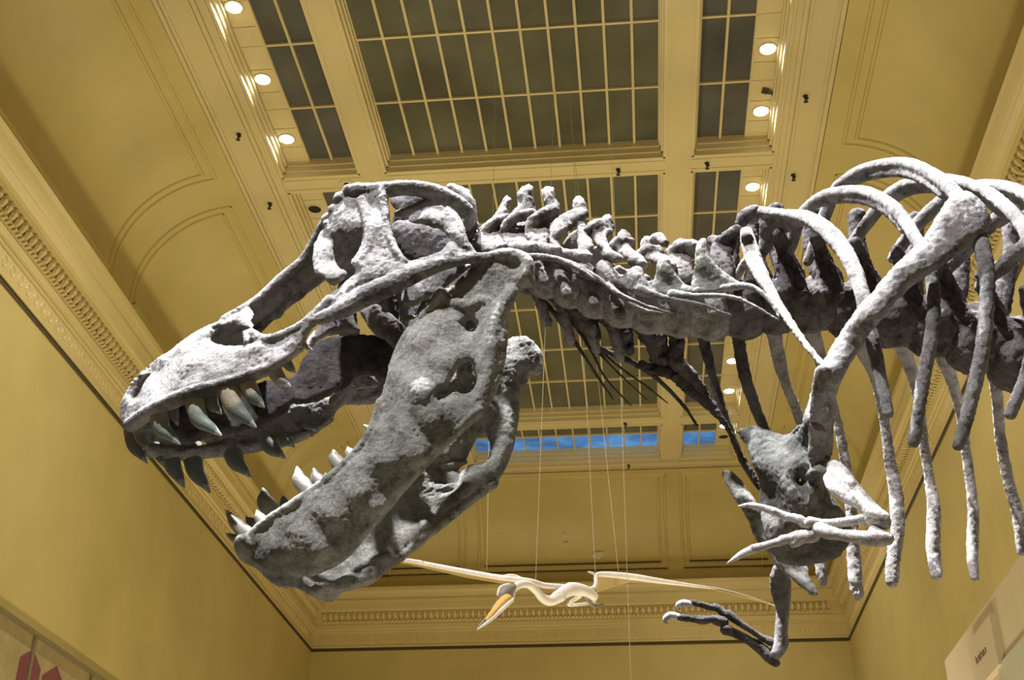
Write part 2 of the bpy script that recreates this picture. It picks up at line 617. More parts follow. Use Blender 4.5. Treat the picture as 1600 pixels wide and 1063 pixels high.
def cove_strip_run(side, a, s0, s1, w=.035, h=.03):
    da = w / RC
    pts = []
    for s in (s0, s1):
        pts += [cove_pt(side, a - da, s, 0), cove_pt(side, a - da * .5, s, h), cove_pt(side, a + da * .5, s, h), cove_pt(side, a + da, s, 0)]
    mb.add(pts, [(0, 1, 5, 4), (1, 2, 6, 5), (2, 3, 7, 6)])


def cove_strip_arc(side, s, a0, a1, w=.035, h=.03):
    n = 20
    v = []
    for i in range(n + 1):
        a = a0 + (a1 - a0) * i / n
        v += [cove_pt(side, a, s - w, 0), cove_pt(side, a, s - w * .5, h), cove_pt(side, a, s + w * .5, h), cove_pt(side, a, s + w, 0)]
    f = []
    for i in range(n):
        b = i * 4
        f += [(b, b + 1, b + 5, b + 4), (b + 1, b + 2, b + 6, b + 5), (b + 2, b + 3, b + 7, b + 6)]
    mb.add(v, f)


A_TOP, A_IN, A_BOT = 1.50, 1.385, -0.20
for side in 'LR':
    for (s0, s1) in ((7.4, 16.17), (16.95, 25.7), (26.4, 28.3)):
        for (e, at, ab) in ((0, A_TOP, A_BOT), (.16, A_IN, A_BOT + .1)):
            cove_strip_run(side, at, s0 + e, s1 - e)
            cove_strip_run(side, ab, s0 + e, s1 - e)
            cove_strip_arc(side, s0 + e, ab, at)
            cove_strip_arc(side, s1 - e, ab, at)
for (s0, s1) in ((XC - 4.7, XC - 2.75), (XC - 2.4, XC + 2.35), (XC + 2.75, XC + 4.7)):
    for (e, at, ab) in ((0, A_TOP, A_BOT), (.16, A_IN, A_BOT + .12)):
        cove_strip_run('B', at, s0 + e, s1 - e)
        cove_strip_run('B', ab, s0 + e, s1 - e)
        cove_strip_arc('B', s0 + e, ab, at)
        cove_strip_arc('B', s1 - e, ab, at)
struct('trim_7', mb, M['wall'])

# ------------------------------------------------------------------ recessed lamps


def lamp(x, y, lit, label, group):
    t = thing('recessed_downlight', (x, y, HZ - .05), label, 'ceiling lamp', group)
    r = MB()
    n = 28
    v = []
    for (rad, z) in ((.14, HZ - .05), (.142, HZ - .062), (.118, HZ - .066), (.112, HZ - .052)):
        for i in range(n):
            a = 2 * math.pi * i / n
            v.append((x + rad * math.cos(a), y + rad * math.sin(a), z))
    r.add(v, [(j * n + i, j * n + (i + 1) % n, (j + 1) * n + (i + 1) % n, (j + 1) * n + i) for j in range(3) for i in range(n)])
    r.build('trim_ring', M['ring'], t, True)
    l = MB()
    l.cyl((x, y, HZ - .0505), (0, 0, -1), .115, .108, .008)
    l.build('lens', M['lens'] if lit else M['lens_off'], t)
    return t


GL = 'lit recessed lamps along the skylight edges'
LAMPS = [(-5.32, 12.72, 1, 'lit lamp in left lamp strip at the top edge of the photo'), (-5.32, 14.24, 1, 'middle one of the three lit lamps in the left lamp strip'),
         (-5.32, 15.68, 1, 'lit lamp in left strip nearest the cross beam above the skull'), (-5.32, 17.63, 0, 'dark unlit lamp in left strip just beyond the cross beam'),
         (2.28, 14.26, 1, 'lit lamp in right lamp strip nearest the top of the photo'), (2.28, 15.67, 1, 'lit lamp in right strip just before the cross beam, below a dark scrap'),
         (2.28, 17.65, 1, 'lit lamp in right strip just beyond the cross beam, above the ribs'), (2.26, 23.83, 1, 'lit lamp in right strip seen below the backbone, upper of two'),
         (2.26, 25.22, 1, 'lit lamp in right strip seen below the backbone, lower of two'), (2.25, 27.0, 1, 'small lit lamp beside the blue glass at far right end'),
         (2.25, 27.6, 0, 'dark unlit lamp beside the blue glass at far right end')]
for x, y, lit, lab in LAMPS:
    lamp(x, y, lit, lab, GL if lit else 'unlit recessed lamps')
# lamps of the strips that the skeleton hides are left out, but their light is kept below

# small sprinkler fittings under the band and beams


def fitting(x, y, label):
    t = thing('sprinkler_head', (x, y, HB), label, 'sprinkler', 'small dark sprinkler heads under the ceiling')
    b = MB(); b.cyl((x, y, HB - .001), (0, 0, -1), .04, .03, .02, 14); b.build('base_plate', M['fitting'], t)
    s = MB(); s.cyl((x, y, HB - .024), (0, 0, -1), .018, .014, .075, 10); s.cyl((x, y, HB - .098), (0, 0, -1), .01, .036, .012, 12)
    s.ball((x + .022, y - .01, HB - .055), .024, .018, .024, 8, 6)
    s.build('nozzle', M['fitting'], t)


for x, y, lab in [(-5.93, 15.16, 'sprinkler head on left ceiling band nearest the top of the photo'), (-5.93, 17.02, 'sprinkler head on left ceiling band left of the unlit lamp'),
                  (2.87, 15.04, 'sprinkler head on right ceiling band nearest the top of the photo'), (2.87, 17.0, 'sprinkler head on right ceiling band beyond the cross beam'),
                  (0.01, 16.6, 'sprinkler head under the cross beam left of the right long beam'), (1.45, 16.56, 'sprinkler head under the cross beam right of the right long beam'),
                  (-0.07, 26.1, 'sprinkler head under the far cross beam above the blue glass'), (-3.21, 28.4, 'sprinkler head on end band just right of the jaw joint'),
                  (-0.04, 28.4, 'sprinkler head on end band below the blue glass'), (2.8, 28.4, 'sprinkler head on end band near the right coracoid'),
                  (1.5, 26.1, 'sprinkler head under the far cross beam beside the right blue glass')]:
    fitting(x, y, lab)

t = thing('smoke_detector', (-4.5, 16.58, HB), 'round cream ceiling fitting with dark centre on cross beam above skull', 'smoke detector')
b = MB(); b.cyl((-4.5, 16.58, HB), (0, 0, -1), .13, .12, .02, 24); b.build('base_plate', M['ceil'], t)
b = MB(); b.cyl((-4.5, 16.58, HB - .02), (0, 0, -1), .05, .03, .05, 16); b.build('sensor', M['fitting'], t)

# dark scrap stuck to the lamp strip
b = MB()
sc_pts = [(0, 0), (.09, .03), (.13, .10), (.22, .12), (.26, .2), (.17, .19), (.12, .16), (.05, .13), (-.03, .06)]
v = [(2.27 + x, 15.1 + y, HZ - .058 - .03 * (i % 3)) for i, (x, y) in enumerate(sc_pts)]
v2 = [(a, b_, c - .006) for a, b_, c in v]
nn = len(v)
b.add(v + v2, [tuple(range(nn)), tuple(range(nn, 2 * nn))[::-1]] + [(i, (i + 1) % nn, nn + (i + 1) % nn, nn + i) for i in range(nn)])
tag(b.build('torn_scrap', M['fitting']), 'dark ragged scrap clinging between two lit lamps of the right strip', 'scrap')

# flaking paint on the end cove
def flake(xc, ang, w, h, label, seed):
    rnd = random.Random(seed)
    b = MB()
    ring = []
    for i in range(9):
        a = 2 * math.pi * i / 9
        rr = rnd.uniform(.6, 1.1)
        ring.append((xc + w * rr * math.cos(a), ang + h / RC * rr * math.sin(a)))
    v = [cove_pt('B', a, s, .02 + .02 * (i % 2)) for i, (s, a) in enumerate(ring)] + [cove_pt('B', a, s, -.005) for (s, a) in ring]
    b.add(v, [tuple(range(9)), tuple(range(9, 18))[::-1]] + [(i, (i + 1) % 9, 9 + (i + 1) % 9, 9 + i) for i in range(9)])
    tag(b.build('paint_flake', M['stain']), label, 'paint flake', 'pale flakes of paint on the end cove')


for px, py, w, h, lab, sd in [(934, 868, .19, .1, 'largest pale paint flake, on end cove above the flyer right shoulder', 1), (884, 850, .05, .06, 'pale paint flake on end cove above the flyer neck, lower of two', 2),
                              (882, 838, .05, .11, 'pale paint flake on end cove above the flyer neck, upper of two', 3)]:
    d = ray(px, py)
    best = min((abs((YB - (RC - RC * math.cos(a))) * d[2] / d[1] + CAM_Z - (ZC + RC * math.sin(a))), a) for a in np.linspace(0, 1.5, 400))
    a = best[1]
    yy = YB - (RC - RC * math.cos(a))
    flake(d[0] / d[1] * yy, a, w, h, lab, sd)

# ------------------------------------------------------------------ skeleton toolkit
YAW = math.radians(1.9)
RV = np.array([-math.sin(YAW), math.cos(YAW), 0.0])     # the animal's right-hand direction, away from the viewer
FW = np.array([-math.cos(YAW), -math.sin(YAW), 0.0])    # its forward direction
D0 = 3.7                                                # distance of its plane of symmetry


def P(px, py, r):
    """point of the bone traced at (px, py) lying r metres to the right of the animal's plane of symmetry"""
    d = ray(px, py)
    return EYE + d * ((D0 + r) / (d @ RV))


def mpp(p):
    """metres per traced pixel at a point"""
    return float(-(M3 @ (p - EYE))[2]) / F_PX


def lateral(p):
    return float((p - EYE) @ RV - D0)


def mirror(p):
    return p - 2 * lateral(p) * RV


def catmull(pts, sub):
    pts = np.array(pts, float)
    if len(pts) < 3:
        return np.array([pts[0] + (pts[-1] - pts[0]) * i / sub for i in range(sub + 1)])
    ext = np.vstack([2 * pts[0] - pts[1], pts, 2 * pts[-1] - pts[-2]])
    out = []
    for i in range(1, len(ext) - 2):
        p0, p1, p2, p3 = ext[i - 1:i + 3]
        for k_ in range(sub):
            u = k_ / sub
            out.append(.5 * ((2 * p1) + (-p0 + p2) * u + (2 * p0 - 5 * p1 + 4 * p2 - p3) * u * u + (-p0 + 3 * p1 - 3 * p2 + p3) * u ** 3))
    out.append(pts[-1])
    return np.array(out)


def tube_geo(P3, ra, rb, n=14, up=None):
    """rounded tube through P3: ra = radius in the plane seen, rb = radius across it"""
    L = len(P3)
    V = []
    T = np.gradient(P3, axis=0)
    ref = np.array(up if up is not None else RV, float)
    frames = []
    prevB = None
    for i in range(L):
        t = unit(T[i] + 1e-9)
        b = ref - (ref @ t) * t
        if np.linalg.norm(b) < .15:
            b = prevB - (prevB @ t) * t if prevB is not None else np.cross(t, [0, 0, 1.])
        b = unit(b)
        prevB = b
        frames.append((t, np.cross(t, b), b))
    rows = []

    def ring(c, a_, b_, fr):
        _, nrm, bb = fr
        return [c + nrm * a_ * math.cos(2 * math.pi * k_ / n) + bb * b_ * math.sin(2 * math.pi * k_ / n) for k_ in range(n)]
    # rounded ends
    for q in (0.95, .7, .35):
        c = P3[0] - frames[0][0] * min(ra[0], rb[0]) * q
        s = math.sqrt(1 - q * q)
        rows.append(ring(c, ra[0] * s, rb[0] * s, frames[0]))
    for i in range(L):
        rows.append(ring(P3[i], ra[i], rb[i], frames[i]))
    for q in (.35, .7, .95):
        c = P3[-1] + frames[-1][0] * min(ra[-1], rb[-1]) * q
        s = math.sqrt(1 - q * q)
        rows.append(ring(c, ra[-1] * s, rb[-1] * s, frames[-1]))
    v = [p for r_ in rows for p in r_]
    f = []
    for j in range(len(rows) - 1):
        for i in range(n):
            f.append((j * n + i, j * n + (i + 1) % n, (j + 1) * n + (i + 1) % n, (j + 1) * n + i))
    f.append(tuple(range(n))[::-1])
    f.append(tuple((len(rows) - 1) * n + i for i in range(n)))
    return v, f, [0.0] * (3 * n) + [i / (L - 1) for i in range(L) for _ in range(n)] + [1.0] * (3 * n)


class Bone(MB):
    """a bone gathered from tubes and plates, then fused into one skin"""

    def tube(s, path, ratio=1.0, sub=6, n=12, mir=False, both=False):
        path = [tuple(p) if len(p) == 5 else (*p, ratio) for p in path]
        C = catmull([[*p] for p in path], sub)
        P3 = np.array([P(*c[:3]) for c in C])
        ra = np.array([max(c[3], .3) * mpp(p) for c, p in zip(C, P3)])
        rb = ra * C[:, 4]
        if not mir or both:
            v, f, _ = tube_geo(P3, ra, rb, n)
            s.add(v, f)
        if mir or both:
            P3 = np.array([mirror(p) for p in P3])
            v, f, _ = tube_geo(P3, ra, rb, n)
            s.add(v, [q[::-1] for q in f])
        return s

    def bridge(s, path, sub=6, n=20):
        """bar across the plane of symmetry, given by its left edge (px, py, half width, thickness in traced pixels)"""
        C = catmull([[*p] for p in path], sub)
        E_ = [P(c[0], c[1], -c[2]) for c in C]
        P3 = np.array([(e + mirror(e)) / 2 for e in E_])
        ra = np.array([c[3] * mpp(e) for c, e in zip(C, E_)])
        rb = np.array([c[2] for c in C])
        v, f, _ = tube_geo(P3, ra, rb, n)
        s.add(v, f)
        return s

    def lump(s, px, py, r, rad, ratio=1.0, both=False):
        p = P(px, py, r)
        k_ = rad * mpp(p)
        s.ball(p, k_, k_ * ratio, k_, 14, 10)
        if both:
            s.ball(mirror(p), k_, k_ * ratio, k_, 14, 10)

    def plate(s, outline, ctrl, thick, edge=18, holes=(), both=False, mir=False, grid=8.0, emin=.35):
        """flat bone from its outline: a sheet bent over the control points (px, py, r), thick in the middle and rounded to its rims"""
        outline = smooth_loop(outline)
        holes = [smooth_loop(h) for h in holes]
        loops = [outline] + holes
        pts, edges = [], []
        for lp in loops:
            o = len(pts)
            pts += lp
            edges += [(o + i, o + (i + 1) % len(lp)) for i in range(len(lp))]
        nb = len(pts)
        segs = []
        for lp in loops:
            a = np.array(lp)
            segs.append((a, np.roll(a, -1, 0)))
        A = np.vstack([x for x, _ in segs])
        B = np.vstack([x for _, x in segs])

        def dist(p):
            ab = B - A
            t_ = np.clip(((p - A) * ab).sum(1) / np.maximum((ab * ab).sum(1), 1e-9), 0, 1)
            q = A + ab * t_[:, None]
            return np.sqrt(((p - q) ** 2).sum(1).min())

        def inside(p):
            c = ((A[:, 1] > p[1]) != (B[:, 1] > p[1])) & (p[0] < (B[:, 0] - A[:, 0]) * (p[1] - A[:, 1]) / np.where(np.abs(B[:, 1] - A[:, 1]) < 1e-9, 1e-9, B[:, 1] - A[:, 1]) + A[:, 0])
            return c.sum() % 2 == 1
        ar = np.array(outline)
        x0, y0 = ar.min(0)
        x1, y1 = ar.max(0)
        yy = y0
        row = 0
        while yy < y1:
            xx = x0 + (grid / 2 if row % 2 else 0)
            while xx < x1:
                p = np.array([xx, yy])
                if inside(p) and dist(p) > grid * .55:
                    pts.append((xx, yy))
                xx += grid
            yy += grid * .87
            row += 1
        res = geometry.delaunay_2d_cdt([Vector(p) for p in pts], edges, [], 0, 1e-4)
        vv, ff = res[0], res[2]
        tri = []
        for t_ in ff:
            c = np.mean([[*vv[i]] for i in t_], 0)
            if inside(c):
                tri.append(tuple(t_))
        ct = np.array(ctrl, float)
        n_ = len(vv)
        va, vb = [], []
        for q in vv:
            p = np.array([q[0], q[1]])
            w = 1.0 / (((ct[:, :2] - p) ** 2).sum(1) + 60.0) ** 1.3
            r = float((w * ct[:, 2]).sum() / w.sum())
            d = dist(p)
            u = min(1.0, d / edge)
            h = thick * (emin * (0 if d < .6 else 1) * min(1, d / 3) + (1 - emin) * math.sqrt(max(0, 1 - (1 - u) ** 2)))
            c3 = P(p[0], p[1], r)
            hm = (h + .9) * mpp(c3)
            # keep the traced pixel for both skins by moving along the line of sight
            va.append(P(p[0], p[1], r - hm))
            vb.append(P(p[0], p[1], r + hm))
        # boundary edges
        cnt = {}
        for t_ in tri:
            for i in range(3):
                a, b = t_[i], t_[(i + 1) % 3]
                cnt[(a, b)] = cnt.get((a, b), 0) + 1
        f = [t_ for t_ in tri] + [tuple(n_ + i for i in t_[::-1]) for t_ in tri]
        for (a, b) in cnt:
            if (b, a) not in cnt:
                f.append((b, a, n_ + a, n_ + b))
        if not mir or both:
            s.add(va + vb, f)
        if mir or both:
            s.add([mirror(p) for p in va + vb], [q[::-1] for q in f])
        return s

    def fuse(s, name, mat, parent, voxel=.008, smooth=3, rough=.004, nscale=28.0, origin=None, label=None):
        me = bpy.data.meshes.new('tmp')
        me.from_pydata(s.v, [], s.f)
        bm = bmesh.new()
        bm.from_mesh(me)
        bmesh.ops.recalc_face_normals(bm, faces=bm.faces)
        bm.to_mesh(me)
        bm.free()
        ob = bpy.data.objects.new('tmp', me)
        COL.objects.link(ob)
        md = ob.modifiers.new('r', 'REMESH')
        md.mode = 'VOXEL'
        md.voxel_size = voxel
        md.adaptivity = 0
        if smooth:
            sm = ob.modifiers.new('s', 'SMOOTH')
            sm.factor = .5
            sm.iterations = smooth
        dg = bpy.context.evaluated_depsgraph_get()
        ev = ob.evaluated_get(dg)
        out = bpy.data.meshes.new_from_object(ev)
        bpy.data.objects.remove(ob)
        bpy.data.meshes.remove(me)
        roughen(out, rough, nscale)
        out.name = name
        o3 = np.array(origin if origin is not None else np.mean(np.array(s.v), 0))
        out.transform(Matrix.Translation(-Vector(o3)))
        o = link(name, out, mat, parent, True, o3)
        if label:
            o['label'] = label
        return o


def roughen(me, amp, sc_):
    n = len(me.vertices)
    if not n or amp <= 0:
        return
    co = np.empty(n * 3)
    me.vertices.foreach_get('co', co)
    co = co.reshape(-1, 3)
    no = np.empty(n * 3)
    me.vertex_normals.foreach_get('vector', no)
    no = no.reshape(-1, 3)
    h = np.array([.55 * noise.noise(Vector(c * sc_)) + .5 * (1 - 2 * abs(noise.noise(Vector(c * sc_ * 2.1)))) + .45 * noise.noise(Vector(c * sc_ * 4.6)) + .3 * noise.noise(Vector(c * sc_ * 9)) for c in co])
    co += no * (h * amp)[:, None]
    me.vertices.foreach_set('co', co.ravel())
    me.update()


def smooth_loop(lp, sub=3):
    a = np.array(lp, float)
    n = len(a)
    out = []
    for i in range(n):
        p0, p1, p2, p3 = a[i - 1], a[i], a[(i + 1) % n], a[(i + 2) % n]
        for k_ in range(sub):
            u = k_ / sub
            q = .5 * ((2 * p1) + (-p0 + p2) * u + (2 * p0 - 5 * p1 + 4 * p2 - p3) * u * u + (-p0 + 3 * p1 - 3 * p2 + p3) * u ** 3)
            out.append((float(q[0]), float(q[1])))
    return out


def single_tube(name, path, mat, parent, ratio=1.0, sub=8, n=14, rough=.003, nscale=30, attr=False, label=None):
    path = [tuple(p) if len(p) == 5 else (*p, ratio) for p in path]
    C = catmull([[*p] for p in path], sub)
    P3 = np.array([P(*c[:3]) for c in C])
    ra = np.array([max(c[3], .3) * mpp(p) for c, p in zip(C, P3)])
    rb = ra * C[:, 4]
    v, f, al = tube_geo(P3, ra, rb, n)
    me = bpy.data.meshes.new(name)
    o3 = P3[0]
    me.from_pydata([tuple(np.array(p) - o3) for p in v], [], f)
    bm = bmesh.new()
    bm.from_mesh(me)
    bmesh.ops.recalc_face_normals(bm, faces=bm.faces)
    bm.to_mesh(me)
    bm.free()
    if attr:
        a = me.attributes.new('along', 'FLOAT', 'POINT')
        a.data.foreach_set('value', al)
    me.update()
    roughen(me, rough, nscale)
    o = link(name, me, mat, parent, True, o3)
    if label:
        o['label'] = label
    return o


# ------------------------------------------------------------------ the tyrannosaur
trex = thing('tyrannosaur_skeleton', (0.4, 3.7, 0), 'mounted skeleton of a large meat-eating dinosaur, jaws wide open, facing left', 'dinosaur skeleton')

# ---- skull
sk = Bone()
S_CT = [(192, 640, -.05), (205, 612, -.05), (240, 572, -.05), (262, 552, -.07), (300, 522, -.09), (345, 502, -.09), (400, 475, -.07), (250, 640, -.16), (300, 612, -.20), (300, 575, -.17),
        (345, 600, -.22), (390, 588, -.235), (430, 570, -.25), (470, 540, -.255), (400, 540, -.23), (480, 502, -.27), (560, 470, -.30), (560, 430, -.29), (640, 430, -.32), (700, 395, -.32), (760, 402, -.31),
        (520, 335, -.19), (570, 310, -.23), (600, 300, -.25), (650, 292, -.25), (700, 305, -.22), (590, 360, -.27), (735, 340, -.16), (715, 345, -.24), (660, 335, -.26)]
# premaxilla and maxilla with the nostril and the small opening
sk.plate([(192, 664), (188, 640), (192, 622), (203, 600), (222, 580), (246, 560), (262, 550), (300, 522), (330, 507), (350, 499), (380, 484), (388, 480), (397, 490), (393, 502), (398, 510), (392, 520), (420, 533),
          (450, 520), (478, 500), (500, 478), (524, 452), (545, 462), (530, 480), (510, 496), (486, 516), (470, 545), (450, 562), (430, 573), (390, 589), (345, 604), (300, 613), (268, 625), (240, 638), (215, 655), (203, 672)],
         S_CT, 11, 26, holes=[[(330, 533), (334, 522), (346, 514), (366, 510), (386, 512), (391, 520), (380, 526), (400, 533), (384, 539), (350, 540)],
                              [(206, 624), (210, 606), (222, 592), (238, 580), (226, 598), (215, 618)]], both=True)
# swollen rim of the tooth row
sk.tube([(205, 664, -.1, 11), (240, 640, -.17, 11), (300, 615, -.21, 12), (345, 603, -.225, 11), (390, 588, -.24, 10), (430, 571, -.25, 8), (468, 545, -.255, 6)], 1.2, both=True)
sk.tube([(335, 512, -.1, 6), (372, 494, -.08, 6), (400, 474, -.06, 6)], 1, both=True)
sk.tube([(383, 520, -.2, 4), (385, 535, -.22, 4)], 1, both=True)
sk.tube([(392, 520, -.19, 7), (416, 531, -.23, 8), (450, 521, -.25, 8), (480, 503, -.27, 8), (515, 470, -.28, 9)], 1, both=True)
# nasal roof from snout to brow, broad across the middle
sk.bridge([(196, 640, .06, 14), (208, 610, .06, 9), (236, 580, .06, 8), (268, 556, .085, 10), (320, 522, .085, 11), (380, 492, .07, 11), (440, 449, .06, 11), (480, 413, .07, 12), (508, 372, .11, 14), (528, 340, .17, 14), (560, 312, .2, 10), (590, 304, .22, 8)])
sk.tube([(350, 500, -.09, 7), (400, 472, -.065, 8), (440, 437, -.055, 9), (475, 407, -.065, 9), (497, 376, -.1, 11), (515, 345, -.16, 13)], 1.1, both=True)
# inner ridge below the nasal bar (dark, seen through the big opening)
sk.plate([(392, 512), (412, 484), (445, 452), (480, 420), (500, 412), (506, 436), (484, 456), (468, 470), (448, 479), (440, 496), (424, 503), (404, 524)], [(400, 510, .0), (500, 420, .0)], 5, 10)
# bone hanging in front of the eye socket
sk.plate([(506, 356), (494, 376), (489, 392), (491, 424), (505, 436), (521, 446), (534, 440), (543, 427), (533, 420), (525, 410), (521, 390), (524, 366), (520, 352)], [(505, 360, -.17), (520, 400, -.23), (530, 435, -.28)], 10, 16, both=True)
# brow: knobby bone over the eye socket
sk.plate([(505, 366), (512, 345), (519, 326), (530, 308), (548, 296), (575, 290), (600, 288), (604, 300), (590, 320), (572, 345), (565, 368), (548, 372), (530, 368), (518, 378)],
         [(510, 360, -.19), (540, 310, -.21), (600, 295, -.25), (565, 350, -.25), (535, 365, -.22)], 11, 18, both=True)
for (x, y, r, k_) in ((522, 330, -.2, 10), (531, 312, -.21, 11), (546, 300, -.22, 11), (512, 352, -.19, 8), (560, 295, -.22, 9), (545, 325, -.21, 8)):
    sk.lump(x, y, r, k_, 1.2, both=True)
# bar behind the eye socket running down to the cheek
sk.plate([(556, 300), (600, 290), (602, 312), (604, 340), (610, 362), (622, 390), (634, 408), (660, 412), (640, 425), (600, 440), (560, 452), (530, 470), (524, 458), (540, 440), (556, 425), (548, 410), (560, 392), (567, 368), (563, 342), (558, 318)],
         S_CT, 12, 22, both=True)
sk.tube([(598, 298, -.26, 8), (601, 330, -.27, 7), (606, 360, -.28, 6), (618, 392, -.3, 6), (632, 412, -.31, 7)], 1.3, both=True)
sk.tube([(566, 315, -.25, 9), (575, 345, -.27, 9), (578, 380, -.28, 9), (566, 408, -.29, 8)], 1, both=True)
# cheek bar back to the jaw joint
sk.plate([(524, 460), (560, 440), (600, 430), (632, 412), (648, 406), (690, 392), (702, 376), (716, 380), (735, 380), (745, 394), (768, 402), (758, 408), (717, 408), (680, 418), (632, 436), (600, 454), (570, 472), (537, 490), (500, 498), (505, 480)],
         S_CT, 11, 18, both=True)
sk.tube([(486, 502, -.28, 8), (530, 486, -.3, 14), (570, 463, -.305, 18), (606, 447, -.315, 18), (645, 429, -.32, 16), (690, 412, -.325, 12), (740, 403, -.32, 9), (775, 402, -.31, 8)], .75, both=True)
# upper bar: brow to the back corner
sk.tube([(558, 302, -.22, 14), (600, 297, -.25, 11), (640, 294, -.25, 11), (680, 301, -.24, 12), (706, 314, -.22, 13), (728, 330, -.19, 12)], 1.3, both=True)
# flange over the side opening
sk.plate([(630, 339), (645, 336), (662, 328), (680, 326), (690, 330), (698, 322), (706, 326), (716, 336), (726, 356), (732, 378), (738, 392), (715, 388), (702, 372), (690, 360), (665, 352), (645, 348)],
         [(630, 340, -.24), (680, 335, -.27), (730, 380, -.3)], 8, 14, both=True)
sk.tube([(622, 334, -.2, 6), (645, 326, -.22, 6), (672, 316, -.22, 7), (700, 312, -.2, 9), (722, 322, -.17, 10)], 1, both=True)
sk.tube([(706, 300, -.08, 9), (722, 310, -.09, 12), (732, 322, -.1, 11), (735, 340, -.09, 9), (728, 352, -.08, 8)], 2.0, both=True)
for (x, y, r, k_) in ((728, 304, -.06, 8), (736, 318, -.07, 8), (737, 333, -.07, 8), (716, 302, -.1, 8)):
    sk.lump(x, y, r, k_, 1.3, both=True)
sk.tube([(745, 384, -.02, 11), (758, 380, 0, 9)], 1.2, n=14)
# quadrate and palate bones between cheek and jaw
sk.plate([(640, 440), (690, 414), (740, 408), (748, 420), (712, 436), (690, 462), (665, 468), (640, 480), (628, 470)], [(650, 450, -.16), (740, 410, -.24)], 8, 16, both=True)
sk.plate([(560, 478), (585, 474), (604, 486), (622, 500), (636, 518), (622, 546), (600, 532), (582, 520), (568, 498)], [(560, 480, -.16), (630, 520, -.18)], 8, 14, both=True)
sk.tube([(620, 440, -.15, 8), (630, 480, -.14, 7), (634, 520, -.12, 7)], 1, both=True)
sk.plate([(474, 548), (488, 520), (520, 494), (546, 484), (553, 500), (562, 518), (530, 522), (500, 530), (486, 546)], [(480, 540, -.2), (550, 500, -.19)], 7, 12, both=True)
skull = sk.fuse('skull', M['bone'], trex, voxel=.005, smooth=2, rough=.0036, nscale=28, origin=P(600, 420, 0))


pl = Bone()
# pterygoid wings down the middle of the palate
pl.plate([(440, 606), (462, 586), (476, 556), (500, 533), (545, 524), (600, 527), (640, 545), (640, 590), (614, 596), (594, 588), (560, 588), (540, 606), (500, 626), (470, 632), (448, 626)],
         [(450, 610, .02), (480, 560, .0), (640, 560, .03)], 8, 16, grid=9)
pl.plate([(248, 648), (300, 628), (380, 606), (440, 590), (470, 600), (450, 640), (400, 668), (330, 684), (280, 690)], [(250, 650, .0), (460, 610, .02)], 10, 20, grid=9)
pl.plate([(606, 452), (650, 432), (690, 414), (742, 406), (742, 418), (704, 440), (668, 474), (644, 512), (626, 520), (614, 500)], [(610, 460, -.08), (740, 408, -.18)], 7, 14, both=True)
pl.fuse('palate', M['bone_inner'], skull, voxel=.007, smooth=3, rough=.005, nscale=22, label='bones of the palate, darkened for shade')
bc = Bone()
# braincase wall and back of the skull
bc.plate([(610, 312), (640, 300), (680, 302), (700, 318), (660, 322), (626, 334), (618, 326)], [(610, 320, -.05), (700, 315, -.04)], 6, 10, both=True)
bc.plate([(618, 345), (650, 345), (690, 350), (712, 375), (700, 400), (660, 412), (632, 404), (622, 385), (612, 362)], [(620, 360, -.09), (700, 380, -.06)], 10, 18, both=True)
bc.tube([(640, 350, 0, 26), (680, 352, 0, 30), (720, 350, 0, 26)], 1.2, n=16)
bc.fuse('braincase', M['bone_inner'], skull, voxel=.007, smooth=2, rough=.005, nscale=26, label='braincase seen through the openings, darkened for shade')


def tooth(parent, pts, r, rad, mat, cyl=.75, label=None):
    if len(pts) == 2:
        (x0, y0), (x1, y1) = pts
        pts = [(x0, y0), ((x0 + x1) / 2 - (y1 - y0) * .08, (y0 + y1) / 2 + (x1 - x0) * .08), (x1, y1)]
    (x0, y0), (x1, y1), (x2, y2) = pts
    rad *= 1.22
    back = (x0 - (x1 - x0) * .1, y0 - (y1 - y0) * .1)
    path = [(*back, r + .012, rad * .8), (x0, y0, r, rad), (x1, y1, r, rad * .84), ((x1 * .45 + x2 * .55), (y1 * .45 + y2 * .55), r, rad * .5), (x2, y2, r, rad * .1)]
    single_tube('tooth', path, M[mat], parent, cyl, 5, 12, rough=.0008, nscale=60, attr=True, label=label)


for pts, r, rad, mt in [(((205, 672), (209, 697), (230, 724)), -.03, 10, 'tooth_dark'), (((214, 660), (219, 684), (233, 704)), -.09, 8, 'tooth'), (((248, 640), (253, 669), (281, 694)), -.17, 13, 'tooth_green'),
                        (((268, 630), (272, 648), (278, 665)), -.17, 8, 'tooth_dark'), (((302, 619), (312, 655), (346, 681)), -.21, 13, 'tooth_green'), (((327, 611), (332, 633), (346, 647)), -.2, 10, 'tooth_dark'),
                        (((356, 605), (369, 640), (400, 668)), -.23, 14.5, 'tooth'), (((383, 594), (397, 620), (413, 637)), -.235, 11.5, 'tooth'), (((424, 573), (437, 592), (454, 604)), -.245, 10, 'tooth_pale'),
                        (((444, 560), (452, 573), (462, 583)), -.25, 7, 'tooth_green'), (((472, 536), (480, 543), (488, 547)), -.25, 4, 'tooth_pale')]:
    tooth(skull, pts, r + .012, rad, mt)
